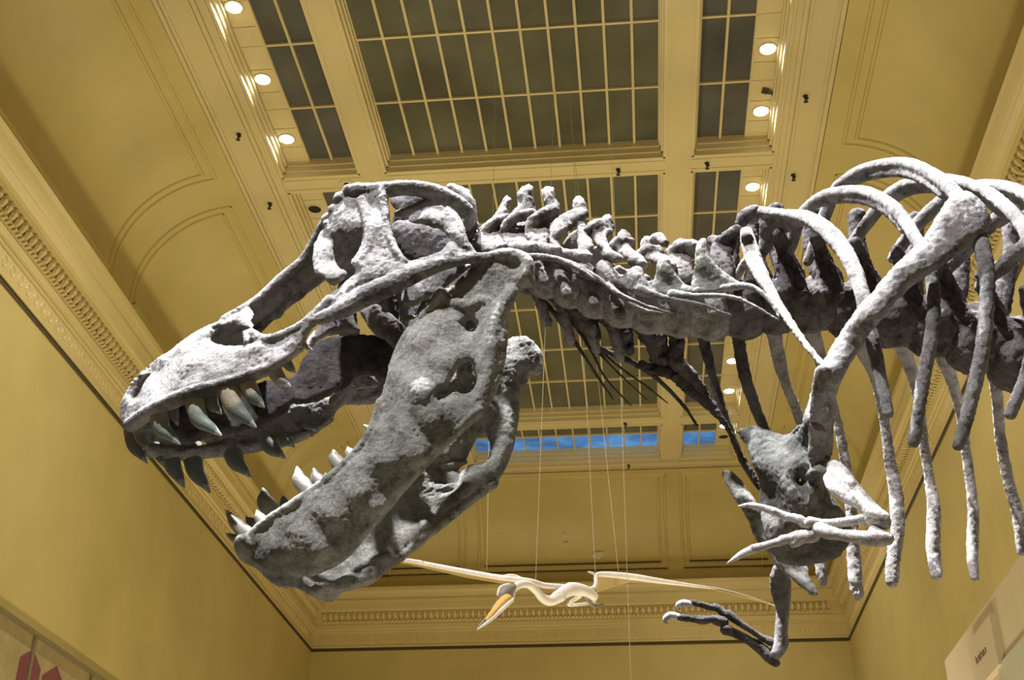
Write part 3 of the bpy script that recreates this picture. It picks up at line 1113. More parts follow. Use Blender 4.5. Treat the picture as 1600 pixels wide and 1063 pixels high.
for pts, r, rad, mt in [(((236, 688), (243, 704), (258, 731)), .12, 9, 'tooth_dark'), (((266, 690), (269, 725), (288, 762)), .16, 13.5, 'tooth_dark'), (((298, 694), (305, 735), (328, 770)), .19, 13.5, 'tooth_dark'),
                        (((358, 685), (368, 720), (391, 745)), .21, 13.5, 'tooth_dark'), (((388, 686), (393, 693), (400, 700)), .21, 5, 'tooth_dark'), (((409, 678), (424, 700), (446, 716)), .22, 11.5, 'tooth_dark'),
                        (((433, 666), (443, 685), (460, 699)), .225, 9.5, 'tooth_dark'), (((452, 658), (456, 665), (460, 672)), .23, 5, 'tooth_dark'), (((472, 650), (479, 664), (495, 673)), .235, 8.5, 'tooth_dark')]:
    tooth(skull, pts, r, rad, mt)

# ---- lower jaw, both halves
jw = Bone()
J_CT = [(382, 858, -.035), (400, 825, -.09), (440, 797, -.14), (500, 755, -.19), (560, 700, -.225), (592, 640, -.24), (620, 545, -.25), (690, 455, -.27), (780, 400, -.29), (830, 430, -.29),
        (795, 520, -.28), (760, 640, -.27), (700, 690, -.25), (640, 755, -.22), (580, 830, -.16), (520, 884, -.10), (440, 893, -.06), (480, 832, -.165), (430, 850, -.125), (660, 610, -.31), (520, 800, -.205), (560, 765, -.235), (600, 715, -.26), (630, 670, -.275), (690, 560, -.285), (720, 530, -.245), (740, 545, -.25), (660, 540, -.285),
        (770, 470, -.265), (700, 470, -.245), (640, 700, -.27), (500, 850, -.16), (590, 780, -.21), (670, 650, -.295)]
jaw_out = [(380, 852), (384, 836), (400, 822), (425, 806), (450, 790), (475, 773), (500, 756), (523, 738), (545, 716), (562, 698), (577, 676), (588, 648), (593, 625), (602, 598), (610, 570), (622, 542), (640, 512),
           (668, 480), (690, 455), (715, 434), (740, 415), (752, 404), (775, 396), (800, 393), (822, 402), (833, 422), (834, 447), (815, 452), (799, 462), (797, 490), (794, 530), (789, 570), (780, 602), (765, 630), (746, 650),
           (724, 668), (700, 690), (672, 718), (648, 745), (622, 775), (598, 803), (575, 833), (552, 860), (522, 885), (500, 896), (478, 901), (440, 896), (415, 889), (396, 878), (384, 866)]
hole1 = [(700, 602), (708, 588), (718, 574), (734, 564), (742, 576), (745, 594), (737, 612), (722, 617), (712, 612), (696, 620), (682, 618)]
hole2 = [(728, 504), (736, 500), (742, 508), (737, 516), (730, 514)]
jw.plate(jaw_out, J_CT, 13, 22, holes=[hole1, hole2], both=True)
jw.tube([(386, 848, -.05, 10), (420, 817, -.12, 10), (460, 790, -.16, 10), (505, 758, -.19, 9), (548, 718, -.22, 8), (580, 674, -.24, 7), (594, 630, -.245, 7)], 1.3, both=True)
jw.tube([(480, 893, -.08, 9), (530, 872, -.12, 8), (580, 820, -.18, 7), (640, 750, -.23, 7), (700, 686, -.26, 8), (750, 642, -.28, 8)], 1.3, both=True)
jw.tube([(690, 458, -.28, 9), (660, 495, -.27, 8), (630, 535, -.26, 7), (612, 575, -.25, 6)], 1.2, both=True)
jw.tube([(745, 412, -.28, 10), (790, 402, -.3, 12), (820, 412, -.3, 13), (822, 436, -.3, 12)], 1.5, both=True)
jw.tube([(800, 455, -.29, 12), (775, 500, -.29, 14), (765, 560, -.285, 14), (755, 610, -.28, 12), (735, 640, -.275, 10)], 1, both=True)
jw.tube([(640, 500, -.27, 10), (680, 540, -.27, 16), (670, 590, -.265, 18), (630, 610, -.26, 14)], .7, both=True)
jw.tube([(700, 610, -.27, 5), (670, 616, -.27, 6), (636, 612, -.27, 6), (610, 616, -.265, 6)], 1, both=True)
jw.tube([(700, 470, -.27, 10), (730, 478, -.285, 9), (752, 470, -.29, 9)], .8, both=True)
jw.tube([(600, 640, -.255, 9), (640, 660, -.26, 10), (690, 650, -.27, 10), (740, 620, -.28, 9)], .8, both=True)
jw.tube([(388, 860, 0, 18), (420, 872, 0, 17), (460, 884, 0, 14)], 3.0, n=16)
jw.tube([(452, 832, -.165, 5), (500, 808, -.195, 5), (556, 756, -.24, 5), (604, 700, -.27, 5), (640, 655, -.29, 5)], .8, both=True)
jw.tube([(548, 850, -.125, 5), (600, 790, -.2, 5), (660, 718, -.255, 5), (720, 660, -.28, 5)], .8, both=True)
jw.tube([(664, 662, -.3, 6), (690, 640, -.3, 5), (720, 632, -.29, 5)], .8, both=True)
for i in range(12):
    u = i / 11
    x, y = 402 + u * 120, 826 - u * 78
    jw.lump(x + 3, y + 3, -.1 - .09 * u, 7, 1.4, both=True)
jaw = jw.fuse('lower_jaw', M['bone_jaw'], trex, voxel=.005, smooth=3, rough=.0032, nscale=26, origin=P(600, 650, 0), label='greenish grey lower jaw hanging open')
for pts, r, rad, mt in [(((387, 836), (369, 819), (352, 797)), -.06, 10, 'tooth_pale'), (((383, 850), (368, 842), (352, 833)), -.02, 7, 'tooth_pale'), (((400, 824), (392, 816), (384, 808)), .06, 8, 'tooth_dark'),
                        (((412, 818), (405, 808), (401, 798)), -.1, 8, 'tooth_pale'), (((430, 806), (414, 784), (411, 763)), .03, 12.5, 'tooth_green'), (((448, 794), (444, 784), (442, 775)), .05, 7, 'tooth_dark'),
                        (((484, 769), (468, 751), (464, 730)), -.16, 11.5, 'tooth_pale'), (((505, 757), (494, 746), (490, 732)), -.17, 9, 'tooth_pale'), (((512, 748), (510, 744), (508, 740)), -.17, 6, 'tooth_pale'),
                        (((535, 732), (523, 717), (521, 703)), -.19, 10, 'tooth_pale'), (((550, 715), (546, 707), (543, 699)), -.2, 8, 'tooth_pale'), (((580, 674), (575, 669), (569, 664)), -.22, 5, 'tooth_pale')]:
    tooth(jaw, pts, r, rad, mt)

# ---- neck
def vertebra(name, c, half, hgt, plates, tubes=(), mat='bone_neck', voxel=.0065):
    """centrum with its rims, then arch, spine and joint faces as shaped plates on both sides; c = traced centre"""
    b = Bone()
    x, y = c
    half += 2
    b.tube([(x - half, y - half * .12, 0, hgt), (x - half * .6, y - half * .07, 0, hgt * .93), (x, y, 0, hgt * .9), (x + half * .6, y + half * .07, 0, hgt * .93), (x + half, y + half * .12, 0, hgt)], 1.05, n=18)
    for poly, r0, r1, th in plates:
        p = np.array(poly, float)
        top, bot = p[p[:, 1].argmin()], p[p[:, 1].argmax()]
        b.plate(poly, [(top[0], top[1], r0), (bot[0], bot[1], r1)], th, 11, both=(r0 < -.02), grid=6)
    for e in tubes:
        b.tube(e, 1.0, both=True)
    return b.fuse(name, M[mat], trex, voxel=voxel, smooth=2, rough=.0055, nscale=28, origin=P(x, y, 0))


VN = 'cervical_vertebra'
vertebra(VN, (792, 404), 20, 28,
         [([(746, 364), (752, 353), (767, 342), (779, 326), (786, 311), (793, 304), (799, 306), (797, 322), (793, 338), (788, 350), (776, 356), (760, 362)], 0, 0, 9),
          ([(744, 368), (756, 354), (770, 348), (784, 360), (789, 386), (778, 396), (758, 394), (746, 382)], -.05, -.11, 8)],
         [[(750, 376, -.06, 6), (762, 356, -.08, 7), (778, 346, -.08, 8), (791, 340, -.07, 7)], [(762, 392, -.09, 9), (786, 388, -.12, 10)]])
vertebra(VN, (836, 422), 21, 32,
         [([(780, 362), (786, 346), (800, 333), (810, 318), (808, 303), (815, 293), (826, 288), (832, 294), (834, 311), (837, 330), (830, 344), (815, 350), (800, 362)], 0, 0, 11),
          ([(782, 352), (796, 343), (811, 342), (824, 354), (827, 386), (812, 396), (794, 388), (782, 370)], -.05, -.12, 8)],
         [[(786, 364, -.08, 7), (796, 346, -.1, 8), (812, 337, -.1, 9), (830, 334, -.08, 8)], [(800, 390, -.11, 10), (832, 388, -.14, 11)], [(832, 402, -.1, 9), (842, 420, -.13, 8), (852, 440, -.14, 7)]])
vertebra(VN, (878, 436), 21, 34,
         [([(846, 345), (852, 330), (848, 312), (847, 297), (856, 292), (866, 295), (867, 311), (874, 319), (873, 334), (868, 350), (856, 356)], 0, 0, 13),
          ([(826, 346), (842, 334), (858, 330), (870, 335), (862, 354), (861, 376), (846, 388), (828, 380), (821, 366)], -.06, -.12, 8)],
         [[(826, 372, -.1, 7), (830, 350, -.11, 8), (846, 336, -.11, 9), (866, 328, -.08, 9)], [(838, 388, -.12, 9), (868, 392, -.15, 10)], [(868, 416, -.1, 10), (880, 440, -.13, 9), (888, 462, -.15, 8)]])
vertebra(VN, (918, 450), 21, 36,
         [([(895, 330), (896, 312), (902, 306), (911, 309), (916, 320), (916, 340), (905, 350)], 0, 0, 10),
          ([(859, 354), (870, 341), (886, 331), (902, 325), (917, 327), (920, 337), (905, 349), (884, 364), (868, 373), (860, 366)], -.08, -.13, 12),
          ([(902, 350), (914, 348), (922, 367), (928, 386), (918, 400), (905, 396), (902, 376)], -.1, -.15, 9)],
         [[(864, 372, -.13, 6), (870, 388, -.14, 7), (880, 400, -.14, 8)], [(882, 398, -.14, 9), (916, 402, -.16, 10)], [(910, 428, -.1, 11), (922, 452, -.13, 10), (930, 476, -.15, 8)]])
vertebra(VN, (957, 464), 21, 38,
         [([(938, 352), (940, 341), (949, 335), (957, 339), (960, 358), (952, 368), (942, 366)], 0, 0, 9),
          ([(914, 354), (926, 345), (940, 341), (950, 346), (958, 362), (948, 372), (956, 390), (964, 402), (950, 406), (938, 390), (922, 372)], -.09, -.15, 10)],
         [[(918, 360, -.12, 7), (930, 352, -.11, 8), (946, 350, -.09, 8)], [(948, 398, -.16, 8), (966, 404, -.17, 8)], [(950, 438, -.1, 11), (962, 466, -.13, 10), (970, 492, -.15, 8)]])
vertebra(VN, (997, 476), 21, 40,
         [([(964, 372), (968, 361), (977, 359), (985, 366), (988, 380), (976, 390), (966, 386)], 0, 0, 9),
          ([(953, 378), (966, 368), (978, 374), (988, 390), (1006, 402), (1006, 415), (988, 416), (974, 402), (957, 392)], -.1, -.16, 10)],
         [[(958, 384, -.13, 7), (970, 376, -.12, 8), (984, 378, -.1, 7)], [(990, 410, -.16, 8), (1004, 414, -.17, 8)]])
vertebra(VN, (1040, 484), 22, 42,
         [([(1000, 382), (1006, 370), (1016, 370), (1022, 380), (1024, 400), (1012, 410), (1002, 402)], 0, 0, 9),
          ([(994, 394), (1006, 384), (1020, 386), (1032, 396), (1052, 406), (1056, 420), (1040, 424), (1022, 412), (1006, 408)], -.1, -.16, 10)],
         [[(996, 400, -.12, 7), (1012, 390, -.12, 8), (1028, 394, -.11, 7)]])
vertebra(VN, (1086, 488), 23, 42,
         [([(1048, 396), (1052, 380), (1060, 374), (1066, 372), (1072, 380), (1074, 400), (1070, 430), (1052, 430)], 0, 0, 9),
          ([(1038, 392), (1052, 380), (1072, 374), (1090, 376), (1092, 388), (1080, 402), (1086, 436), (1060, 440), (1048, 410)], -.1, -.14, 8)],
         [[(1022, 374, -.03, 7), (1030, 372, -.04, 8), (1038, 380, -.06, 7)], [(1050, 392, -.12, 7), (1070, 384, -.13, 8), (1090, 384, -.14, 7)]], 'bone_neck')
vertebra(VN, (1136, 488), 26, 40,
         [([(1106, 382), (1108, 370), (1124, 372), (1138, 362), (1152, 354), (1158, 364), (1154, 400), (1152, 440), (1112, 440), (1110, 400)], 0, 0, 10),
          ([(1110, 388), (1122, 376), (1140, 364), (1156, 356), (1158, 370), (1144, 400), (1148, 440), (1116, 440)], -.08, -.12, 7)],
         [[(1112, 376, -.06, 8), (1126, 376, -.1, 8), (1150, 360, -.12, 9)], [(1158, 350, -.05, 9), (1164, 338, -.06, 10), (1180, 328, -.06, 8)]], 'bone_dark')

# cervical ribs: triangular plates drawn out into long spikes
def cervical_rib(outline, spike, r, mat='bone', thick=6, right=False, label=None):
    b = Bone()
    if outline:
        b.plate(outline, [(outline[0][0], outline[0][1], r + .04), (outline[len(outline) // 2][0], outline[len(outline) // 2][1], r)], thick, 12)
    if spike:
        b.tube([(x, y, r + dr, w) for x, y, dr, w in spike], 1, sub=6, n=10)
    return b.fuse('cervical_rib', M[mat], trex, voxel=.0055 if outline else .004, smooth=2, rough=.003, nscale=34, label=label)


cervical_rib(None, [(785, 404, .0, 8), (825, 401, -.03, 6), (868, 405, -.05, 5), (900, 418, -.06, 4.2), (925, 434, -.06, 3.2), (938, 441, -.06, 2)], -.13)
cervical_rib([(868, 412), (880, 404), (905, 412), (935, 430), (960, 448), (925, 440), (890, 424)], [(880, 408, 0, 5), (905, 417, -.02, 4), (935, 436, -.03, 4), (965, 458, -.04, 3.5), (1000, 474, -.04, 3), (1040, 487, -.04, 2.2), (1066, 490, -.04, 1.6)], -.16)
cervical_rib([(925, 432), (934, 410), (952, 406), (960, 425), (975, 450), (955, 448)], [(950, 445, 0, 5), (975, 466, -.02, 4), (1000, 482, -.03, 3.2), (1025, 488, -.03, 2.4), (1041, 489, -.03, 1.6)], -.17)
cervical_rib([(966, 444), (978, 426), (990, 416), (1003, 418), (1008, 432), (1020, 450), (1034, 462), (1000, 464)], [(1000, 452, 0, 7), (1030, 463, -.01, 5), (1065, 470, -.03, 4), (1100, 477, -.04, 3.2), (1125, 487, -.04, 2.4), (1143, 493, -.04, 1.6)], -.19)
cervical_rib([(1019, 455), (1024, 430), (1027, 410), (1036, 402), (1046, 404), (1050, 418), (1064, 438), (1084, 458), (1050, 470)], [(1050, 460, 0, 8), (1085, 463, -.02, 5), (1120, 462, -.04, 4), (1150, 466, -.06, 3.6), (1185, 482, -.07, 2.8), (1217, 501, -.08, 1.8)], -.21, 'bone_jaw')
cervical_rib([(1080, 456), (1084, 425), (1086, 395), (1090, 376), (1103, 372), (1107, 392), (1120, 415), (1145, 434), (1166, 447), (1140, 456), (1105, 461)], [(1130, 450, 0, 6), (1165, 447, -.03, 5), (1185, 454, -.05, 4.2), (1205, 474, -.06, 3.2), (1218, 497, -.07, 2)], -.23, 'bone_jaw')
# right-hand side: processes and rods seen below the neck
for path in ([(900, 478, .1, 16), (915, 500, .13, 17), (928, 522, .15, 11), (930, 536, .16, 6)], [(950, 490, .1, 18), (970, 515, .14, 17), (980, 540, .17, 11), (985, 552, .18, 6)],
             [(995, 495, .1, 20), (1020, 520, .14, 20), (1030, 555, .18, 15), (1040, 578, .2, 8)], [(1045, 500, .1, 16), (1058, 532, .15, 12), (1055, 563, .18, 14), (1079, 588, .2, 11), (1108, 624, .22, 6), (1126, 654, .22, 4)],
             [(1000, 570, .18, 7), (1016, 576, .19, 9), (1050, 584, .2, 10), (1085, 615, .22, 9), (1114, 641, .23, 6), (1134, 664, .24, 5), (1154, 704, .25, 4), (1183, 752, .25, 3)]):
    b = Bone()
    b.tube(path, .7, 6, 12)
    for (x, y, r, w_) in path[:3]:
        b.lump(x - w_ * .55, y + w_ * .3, r + .02, w_ * .55, 1)
        b.lump(x + w_ * .5, y + w_ * .5, r - .02, w_ * .5, 1)
    b.fuse('cervical_rib', M['bone_dark'], trex, voxel=.006, smooth=2, rough=.006, nscale=30)
for path in ([(828, 452, .1, 5), (858, 480, .14, 4), (884, 514, .16, 4), (912, 555, .17, 2.6), (938, 595, .18, 2), (958, 624, .18, 1)], [(848, 458, .1, 5), (878, 480, .14, 3.6), (901, 512, .16, 3), (924, 549, .17, 2), (947, 592, .18, 1.6), (986, 634, .18, 1)],
             [(868, 470, .12, 6), (895, 503, .15, 5), (924, 529, .17, 5), (941, 546, .18, 4), (981, 563, .19, 4.5), (1013, 581, .2, 4), (1045, 609, .2, 3.2), (1071, 638, .2, 2.6), (1089, 665, .2, 1.4)],
             [(930, 540, .19, 3), (970, 575, .2, 1.8), (1010, 604, .2, 1.6), (1043, 630, .2, .9)], [(915, 528, .19, 3), (958, 575, .2, 1.4), (1010, 624, .2, .8)]):
    single_tube('cervical_rib', path, M['bone_dark'], trex, 1.0, 6, 10, rough=.0015)

# ---- back
trunk_v, trunk_l, trunk_r = [], [], []
for i, (x, y, top, h) in enumerate([(1188, 482, (1180, 336), 38), (1238, 478, (1212, 326), 40), (1296, 482, (1268, 330), 42), (1358, 490, (1340, 334), 45), (1422, 502, (1430, 340), 48), (1488, 516, (1505, 350), 50), (1554, 540, (1580, 355), 52), (1622, 566, (1650, 370), 54)]):
    b = Bone()
    hw = 31 if i > 1 else 25
    b.tube([(x - hw, y - 4, 0, h), (x - hw * .6, y - 2, 0, h * .92), (x, y, 0, h * .84), (x + hw * .6, y + 2, 0, h * .92), (x + hw, y + 4, 0, h)], .95, n=18)
    b.lump(x + hw * .5, y + h * .75, 0, h * .36, .8)
    tx, ty = top
    b.plate([(x - 20, y - 30), (tx - 14, ty + 45), (tx - 15, ty + 6), (tx - 8, ty - 4), (tx + 8, ty - 4), (tx + 14, ty + 5), (tx + 12, ty + 45), (x + 18, y - 30)], [(x, y, 0), (tx, ty, 0)], 8, 12)
    b.lump(tx, ty + 4, 0, 13, 1.0)
    # arch, ridges to the side process, facet of the rib head
    b.tube([(x, y - 45, 0, 20), (x - 8, y - 72, -.06, 13), (x - 16, y - 95, -.12, 10), (x - 22, y - 112, -.18, 8)], 1.1, both=True)
    b.tube([(x - 12, y - 25, -.07, 14), (x - 12, y - 60, -.09, 8), (x - 18, y - 90, -.12, 7)], 1, both=True)
    b.tube([(x + 14, y - 25, -.06, 10), (x + 4, y - 60, -.08, 6), (x - 14, y - 92, -.12, 6)], 1, both=True)
    b.lump(x - 14, y - 22, -.08, 13, 1, both=True)
    b.lump(x + 16, y - 16, -.07, 10, 1, both=True)
    trunk_v.append(b.fuse('dorsal_vertebra', M['bone_dark'], trex, voxel=.007, smooth=2, rough=.007, nscale=24, origin=P(x, y, 0)))


def rib(paths, mat='bone', rough=.003, voxel=.0065, ratio=1.0):
    b = Bone()
    for p in paths:
        b.tube(p, ratio, sub=8, n=14)
    return b.fuse('rib', M[mat], trex, voxel=voxel, smooth=3, rough=rough, nscale=26)


# left ribs, two-headed, arching over towards the viewer
rib([[(1166, 362, -.13, 10), (1172, 388, -.16, 13), (1184, 420, -.19, 13), (1205, 458, -.23, 9), (1228, 494, -.27, 7), (1256, 535, -.31, 6), (1284, 570, -.35, 5), (1296, 600, -.36, 4)],
     [(1152, 432, -.1, 6), (1164, 410, -.14, 7), (1178, 400, -.18, 9)]], 'bone_arm', ratio=.8)
b = Bone()
b.plate([(1184, 326), (1190, 322), (1222, 331), (1262, 336), (1240, 350), (1215, 366), (1196, 392), (1186, 392), (1186, 360)], [(1185, 330, -.15), (1262, 338, -.3), (1190, 390, -.1)], 6, 12)
b.tube([(1190, 330, -.16, 9), (1225, 334, -.24, 9), (1262, 341, -.33, 13), (1297, 365, -.42, 15), (1322, 397, -.48, 14), (1337, 428, -.52, 13), (1349, 467, -.55, 12), (1360, 520, -.56, 12), (1370, 562, -.56, 11), (1381, 615, -.55, 10), (1388, 648, -.54, 9)], .75, sub=8, n=14)
b.tube([(1192, 396, -.08, 7), (1212, 370, -.13, 7), (1236, 352, -.22, 8), (1262, 344, -.31, 9)], .9, sub=8)
b.fuse('rib', M['bone'], trex, voxel=.0065, smooth=3, rough=.003, nscale=26)


def grooved(pa, pb, mat='bone'):
    trunk_l.append(rib([pa, pb], mat, ratio=.8))


grooved([(1218, 420, -.08, 8), (1236, 385, -.12, 9), (1248, 345, -.18, 11), (1279, 312, -.26, 11), (1314, 300, -.34, 11), (1356, 302, -.44, 11), (1394, 322, -.52, 11), (1418, 352, -.57, 11), (1438, 385, -.61, 11), (1454, 425, -.63, 11), (1459, 470, -.64, 11), (1456, 520, -.63, 11), (1445, 580, -.61, 11), (1436, 640, -.58, 10), (1428, 692, -.55, 10)],
        [(1256, 330, -.12, 7), (1284, 318, -.22, 7), (1320, 312, -.34, 7), (1356, 316, -.43, 7), (1388, 332, -.5, 8), (1414, 362, -.55, 7)])
grooved([(1262, 410, -.06, 8), (1284, 350, -.12, 10), (1303, 303, -.18, 11), (1328, 276, -.26, 10), (1366, 259, -.36, 10), (1418, 256, -.47, 11), (1453, 271, -.54, 12), (1481, 291, -.6, 13), (1508, 325, -.65, 13), (1530, 370, -.69, 13), (1541, 420, -.7, 13), (1542, 475, -.7, 12), (1534, 550, -.68, 12), (1522, 605, -.65, 12), (1508, 662, -.62, 11), (1497, 698, -.6, 10)],
        [(1310, 300, -.14, 7), (1336, 284, -.25, 8), (1370, 273, -.35, 8), (1412, 271, -.45, 8), (1446, 284, -.52, 8), (1476, 306, -.58, 8)])
grooved([(1322, 395, -.06, 9), (1350, 355, -.12, 10), (1384, 312, -.2, 12), (1408, 292, -.27, 11), (1439, 283, -.35, 11), (1488, 282, -.46, 11), (1533, 296, -.55, 11), (1568, 320, -.63, 12), (1600, 358, -.69, 12), (1622, 420, -.72, 12), (1624, 500, -.72, 12), (1604, 585, -.68, 11), (1578, 648, -.64, 10)],
        [(1390, 318, -.16, 7), (1420, 300, -.27, 8), (1455, 296, -.36, 7), (1500, 298, -.46, 8), (1540, 314, -.54, 8), (1570, 338, -.6, 8)])
grooved([(1395, 405, -.06, 9), (1430, 355, -.14, 11), (1475, 312, -.24, 12), (1510, 294, -.34, 11), (1560, 291, -.46, 12), (1604, 306, -.56, 12), (1650, 350, -.66, 12), (1680, 430, -.7, 12)],
        [(1480, 322, -.2, 7), (1520, 306, -.34, 8), (1570, 306, -.45, 8), (1610, 324, -.54, 8)])
grooved([(1470, 430, -.06, 10), (1520, 380, -.15, 12), (1560, 340, -.25, 12), (1600, 318, -.35, 12), (1660, 320, -.5, 12)], [(1560, 350, -.2, 8), (1600, 332, -.34, 8), (1650, 334, -.47, 8)])
grooved([(1530, 450, -.06, 10), (1566, 415, -.15, 12), (1600, 385, -.25, 12), (1650, 360, -.35, 12)], [(1566, 424, -.13, 8), (1600, 396, -.23, 8), (1650, 374, -.33, 8)])

# right ribs, hanging down beyond the backbone
for path, m_ in [([(1092, 505, .12, 9), (1105, 560, .2, 7), (1120, 610, .25, 7), (1140, 670, .28, 6), (1165, 730, .3, 5), (1188, 765, .31, 4)], 'bone_dark'),
                 ([(1150, 500, .14, 10), (1156, 545, .2, 10), (1163, 585, .25, 10), (1176, 625, .29, 9), (1192, 665, .33, 8), (1206, 700, .35, 7)], 'bone_dark'),
                 ([(1204, 490, .16, 12), (1216, 555, .26, 11), (1228, 600, .32, 8), (1246, 645, .38, 8), (1262, 700, .42, 8), (1274, 790, .46, 8), (1280, 860, .47, 9), (1284, 893, .47, 9), (1288, 914, .47, 6)], 'bone_arm'),
                 ([(1256, 480, .16, 14), (1274, 535, .26, 12), (1290, 590, .34, 8), (1303, 635, .4, 7), (1320, 718, .48, 8), (1330, 800, .52, 9), (1334, 870, .53, 11), (1337, 910, .53, 11), (1342, 932, .53, 8)], 'bone_arm'),
                 ([(1330, 490, .18, 15), (1346, 542, .28, 13), (1368, 590, .38, 9), (1382, 660, .48, 8), (1391, 722, .54, 9), (1400, 774, .58, 11), (1402, 830, .6, 11), (1395, 880, .6, 11), (1394, 910, .6, 10)], 'bone_arm'),
                 ([(1388, 490, .18, 15), (1405, 530, .28, 14), (1424, 580, .38, 10), (1435, 625, .46, 8), (1443, 688, .54, 8), (1452, 748, .6, 8), (1459, 795, .62, 10), (1458, 850, .63, 11), (1463, 900, .63, 9)], 'bone_arm'),
                 ([(1450, 510, .18, 16), (1470, 548, .28, 14), (1486, 592, .38, 10), (1500, 640, .48, 8), (1508, 696, .56, 8), (1517, 761, .62, 8), (1521, 809, .65, 9), (1519, 861, .66, 9), (1523, 903, .66, 7)], 'bone_arm'),
                 ([(1532, 530, .18, 14), (1548, 570, .28, 11), (1558, 620, .38, 9), (1563, 683, .5, 9), (1575, 748, .58, 9), (1589, 800, .63, 9), (1597, 862, .66, 8)], 'bone_arm')]:
    b = Bone()
    b.tube(path, .8, sub=8, n=14)
    x, y, r, w = path[0]
    x2, y2, r2, w2 = path[1]
    x3, y3, r3, w3 = path[2]
    b.tube([(x + 8, y, r, 4), (x2 + 6, y2, r2, 4), (x3 + 3, y3, r3, 3)], 1, sub=6)
    trunk_r.append(b.fuse('rib', M[m_], trex, voxel=.0065, smooth=3, rough=.004, nscale=34))

# ---- shoulder blade with the coracoid plate
SH = [(1520, 330, -.70), (1450, 400, -.68), (1380, 480, -.64), (1310, 570, -.57), (1280, 650, -.47), (1290, 735, -.40), (1250, 760, -.30), (1160, 680, -.18), (1200, 680, -.22), (1190, 780, -.17), (1250, 880, -.14), (1325, 840, -.22), (1300, 780, -.30)]
sb = Bone()
sb.plate([(1498, 300), (1481, 310), (1464, 338), (1436, 380), (1401, 411), (1363, 456), (1335, 487), (1307, 529), (1285, 568), (1272, 599), (1262, 632), (1254, 658), (1258, 690), (1268, 720), (1280, 735), (1290, 735), (1298, 716), (1302, 690),
          (1303, 650), (1311, 605), (1336, 557), (1366, 513), (1397, 475), (1425, 447), (1464, 421), (1519, 384), (1541, 366), (1549, 345), (1540, 323), (1518, 301)], SH, 13, 26)
sb.tube([(1285, 580, -.58, 12), (1278, 640, -.5, 13), (1276, 690, -.43, 13), (1276, 720, -.4, 12)], .8)
sb.fuse('shoulder_blade', M['bone'], trex, voxel=.006, smooth=2, rough=.004, nscale=24, origin=P(1380, 480, -.6), label='pale left shoulder blade in front of the ribs')
sb = Bone()
sb.plate([(1262, 640), (1253, 660), (1244, 675), (1230, 682), (1215, 680), (1199, 674), (1175, 666), (1152, 674),
          (1158, 686), (1166, 698), (1173, 716), (1180, 735), (1187, 756), (1187, 788), (1194, 830), (1206, 864), (1220, 878), (1247, 886), (1280, 881), (1309, 871), (1326, 851), (1331, 830), (1322, 806), (1304, 780), (1288, 756), (1291, 735), (1297, 716), (1298, 690), (1290, 650)],
         SH, 14, 26, holes=[[(1248, 747), (1252, 746), (1253, 750), (1251, 754), (1248, 753)]])
sb.tube([(1266, 756, -.36, 8), (1272, 770, -.36, 8), (1268, 800, -.3, 7), (1266, 840, -.22, 7)], .8)
sb.tube([(1268, 742, -.38, 8), (1280, 736, -.41, 8), (1290, 738, -.42, 8)], 1)
sb.tube([(1155, 676, -.185, 5), (1176, 670, -.2, 5), (1204, 679, -.23, 5), (1232, 684, -.25, 5), (1250, 668, -.3, 5)], .8)
sb.fuse('coracoid', M['bone_coracoid'], trex, voxel=.006, smooth=2, rough=.005, nscale=22, origin=P(1250, 770, -.25), label='dark greenish left coracoid plate')
sb = Bone()
sb.plate([(1127, 738), (1140, 735), (1156, 748), (1170, 768), (1190, 790), (1230, 800), (1262, 830), (1262, 872), (1266, 904), (1282, 926), (1272, 934), (1256, 922), (1238, 904), (1216, 888), (1203, 868), (1184, 850), (1171, 820), (1156, 792), (1138, 765)],
         [(1130, 740, .19), (1180, 800, .16), (1250, 830, .28), (1275, 928, .14), (1210, 870, .15)], 8, 16)
sb.tube([(1132, 742, .2, 5), (1152, 758, .19, 6), (1170, 785, .18, 6), (1186, 820, .17, 6), (1196, 846, .16, 5)], .9)
sb.tube([(1216, 882, .16, 5), (1238, 898, .15, 6), (1258, 915, .14, 6), (1274, 928, .14, 5)], .9)
sb.fuse('coracoid', M['bone_jaw'], trex, voxel=.007, smooth=3, rough=.004, nscale=22, label='right coracoid plate behind the left one')

# ---- arms
def arm_bone(name, paths, mat, label=None, parent=None, voxel=.005):
    b = Bone()
    for p in paths:
        b.tube(p, 1.0, sub=6, n=12)
    return b.fuse(name, M[mat], parent or trex, voxel=voxel, smooth=2, rough=.0022, nscale=34, label=label)


arm_bone('humerus', [[(1304, 732, -.47, 13), (1314, 742, -.5, 14), (1332, 764, -.53, 13), (1350, 785, -.555, 12), (1366, 803, -.57, 14), (1376, 812, -.57, 15)],
                     [(1296, 748, -.46, 10), (1306, 762, -.49, 13), (1326, 776, -.52, 12), (1345, 787, -.545, 10)], [(1360, 810, -.56, 11), (1382, 818, -.57, 11)], [(1318, 738, -.52, 8), (1332, 756, -.55, 7)]], 'claw', label='pale upper arm bone of the left arm')
arm_bone('radius', [[(1356, 812, -.55, 10), (1346, 812, -.55, 8), (1312, 817, -.53, 7), (1284, 818, -.51, 7), (1266, 817, -.5, 10)]], 'bone_arm')
arm_bone('ulna', [[(1386, 842, -.58, 11), (1372, 842, -.58, 13), (1345, 840, -.57, 11), (1315, 836, -.55, 9), (1294, 832, -.53, 11), (1280, 826, -.51, 11)], [(1364, 828, -.57, 7), (1380, 836, -.57, 8)]], 'bone_arm')
arm_bone('finger', [[(1256, 818, -.47, 8), (1248, 812, -.47, 8), (1230, 807, -.46, 6), (1216, 802, -.45, 6), (1210, 800, -.45, 7)]], 'bone_arm')
single_tube('claw', [(1208, 799, -.45, 6.5), (1192, 794, -.45, 5.5), (1172, 790, -.45, 4.5), (1154, 791, -.45, .8)], M['claw'], trex, .8, rough=.001)
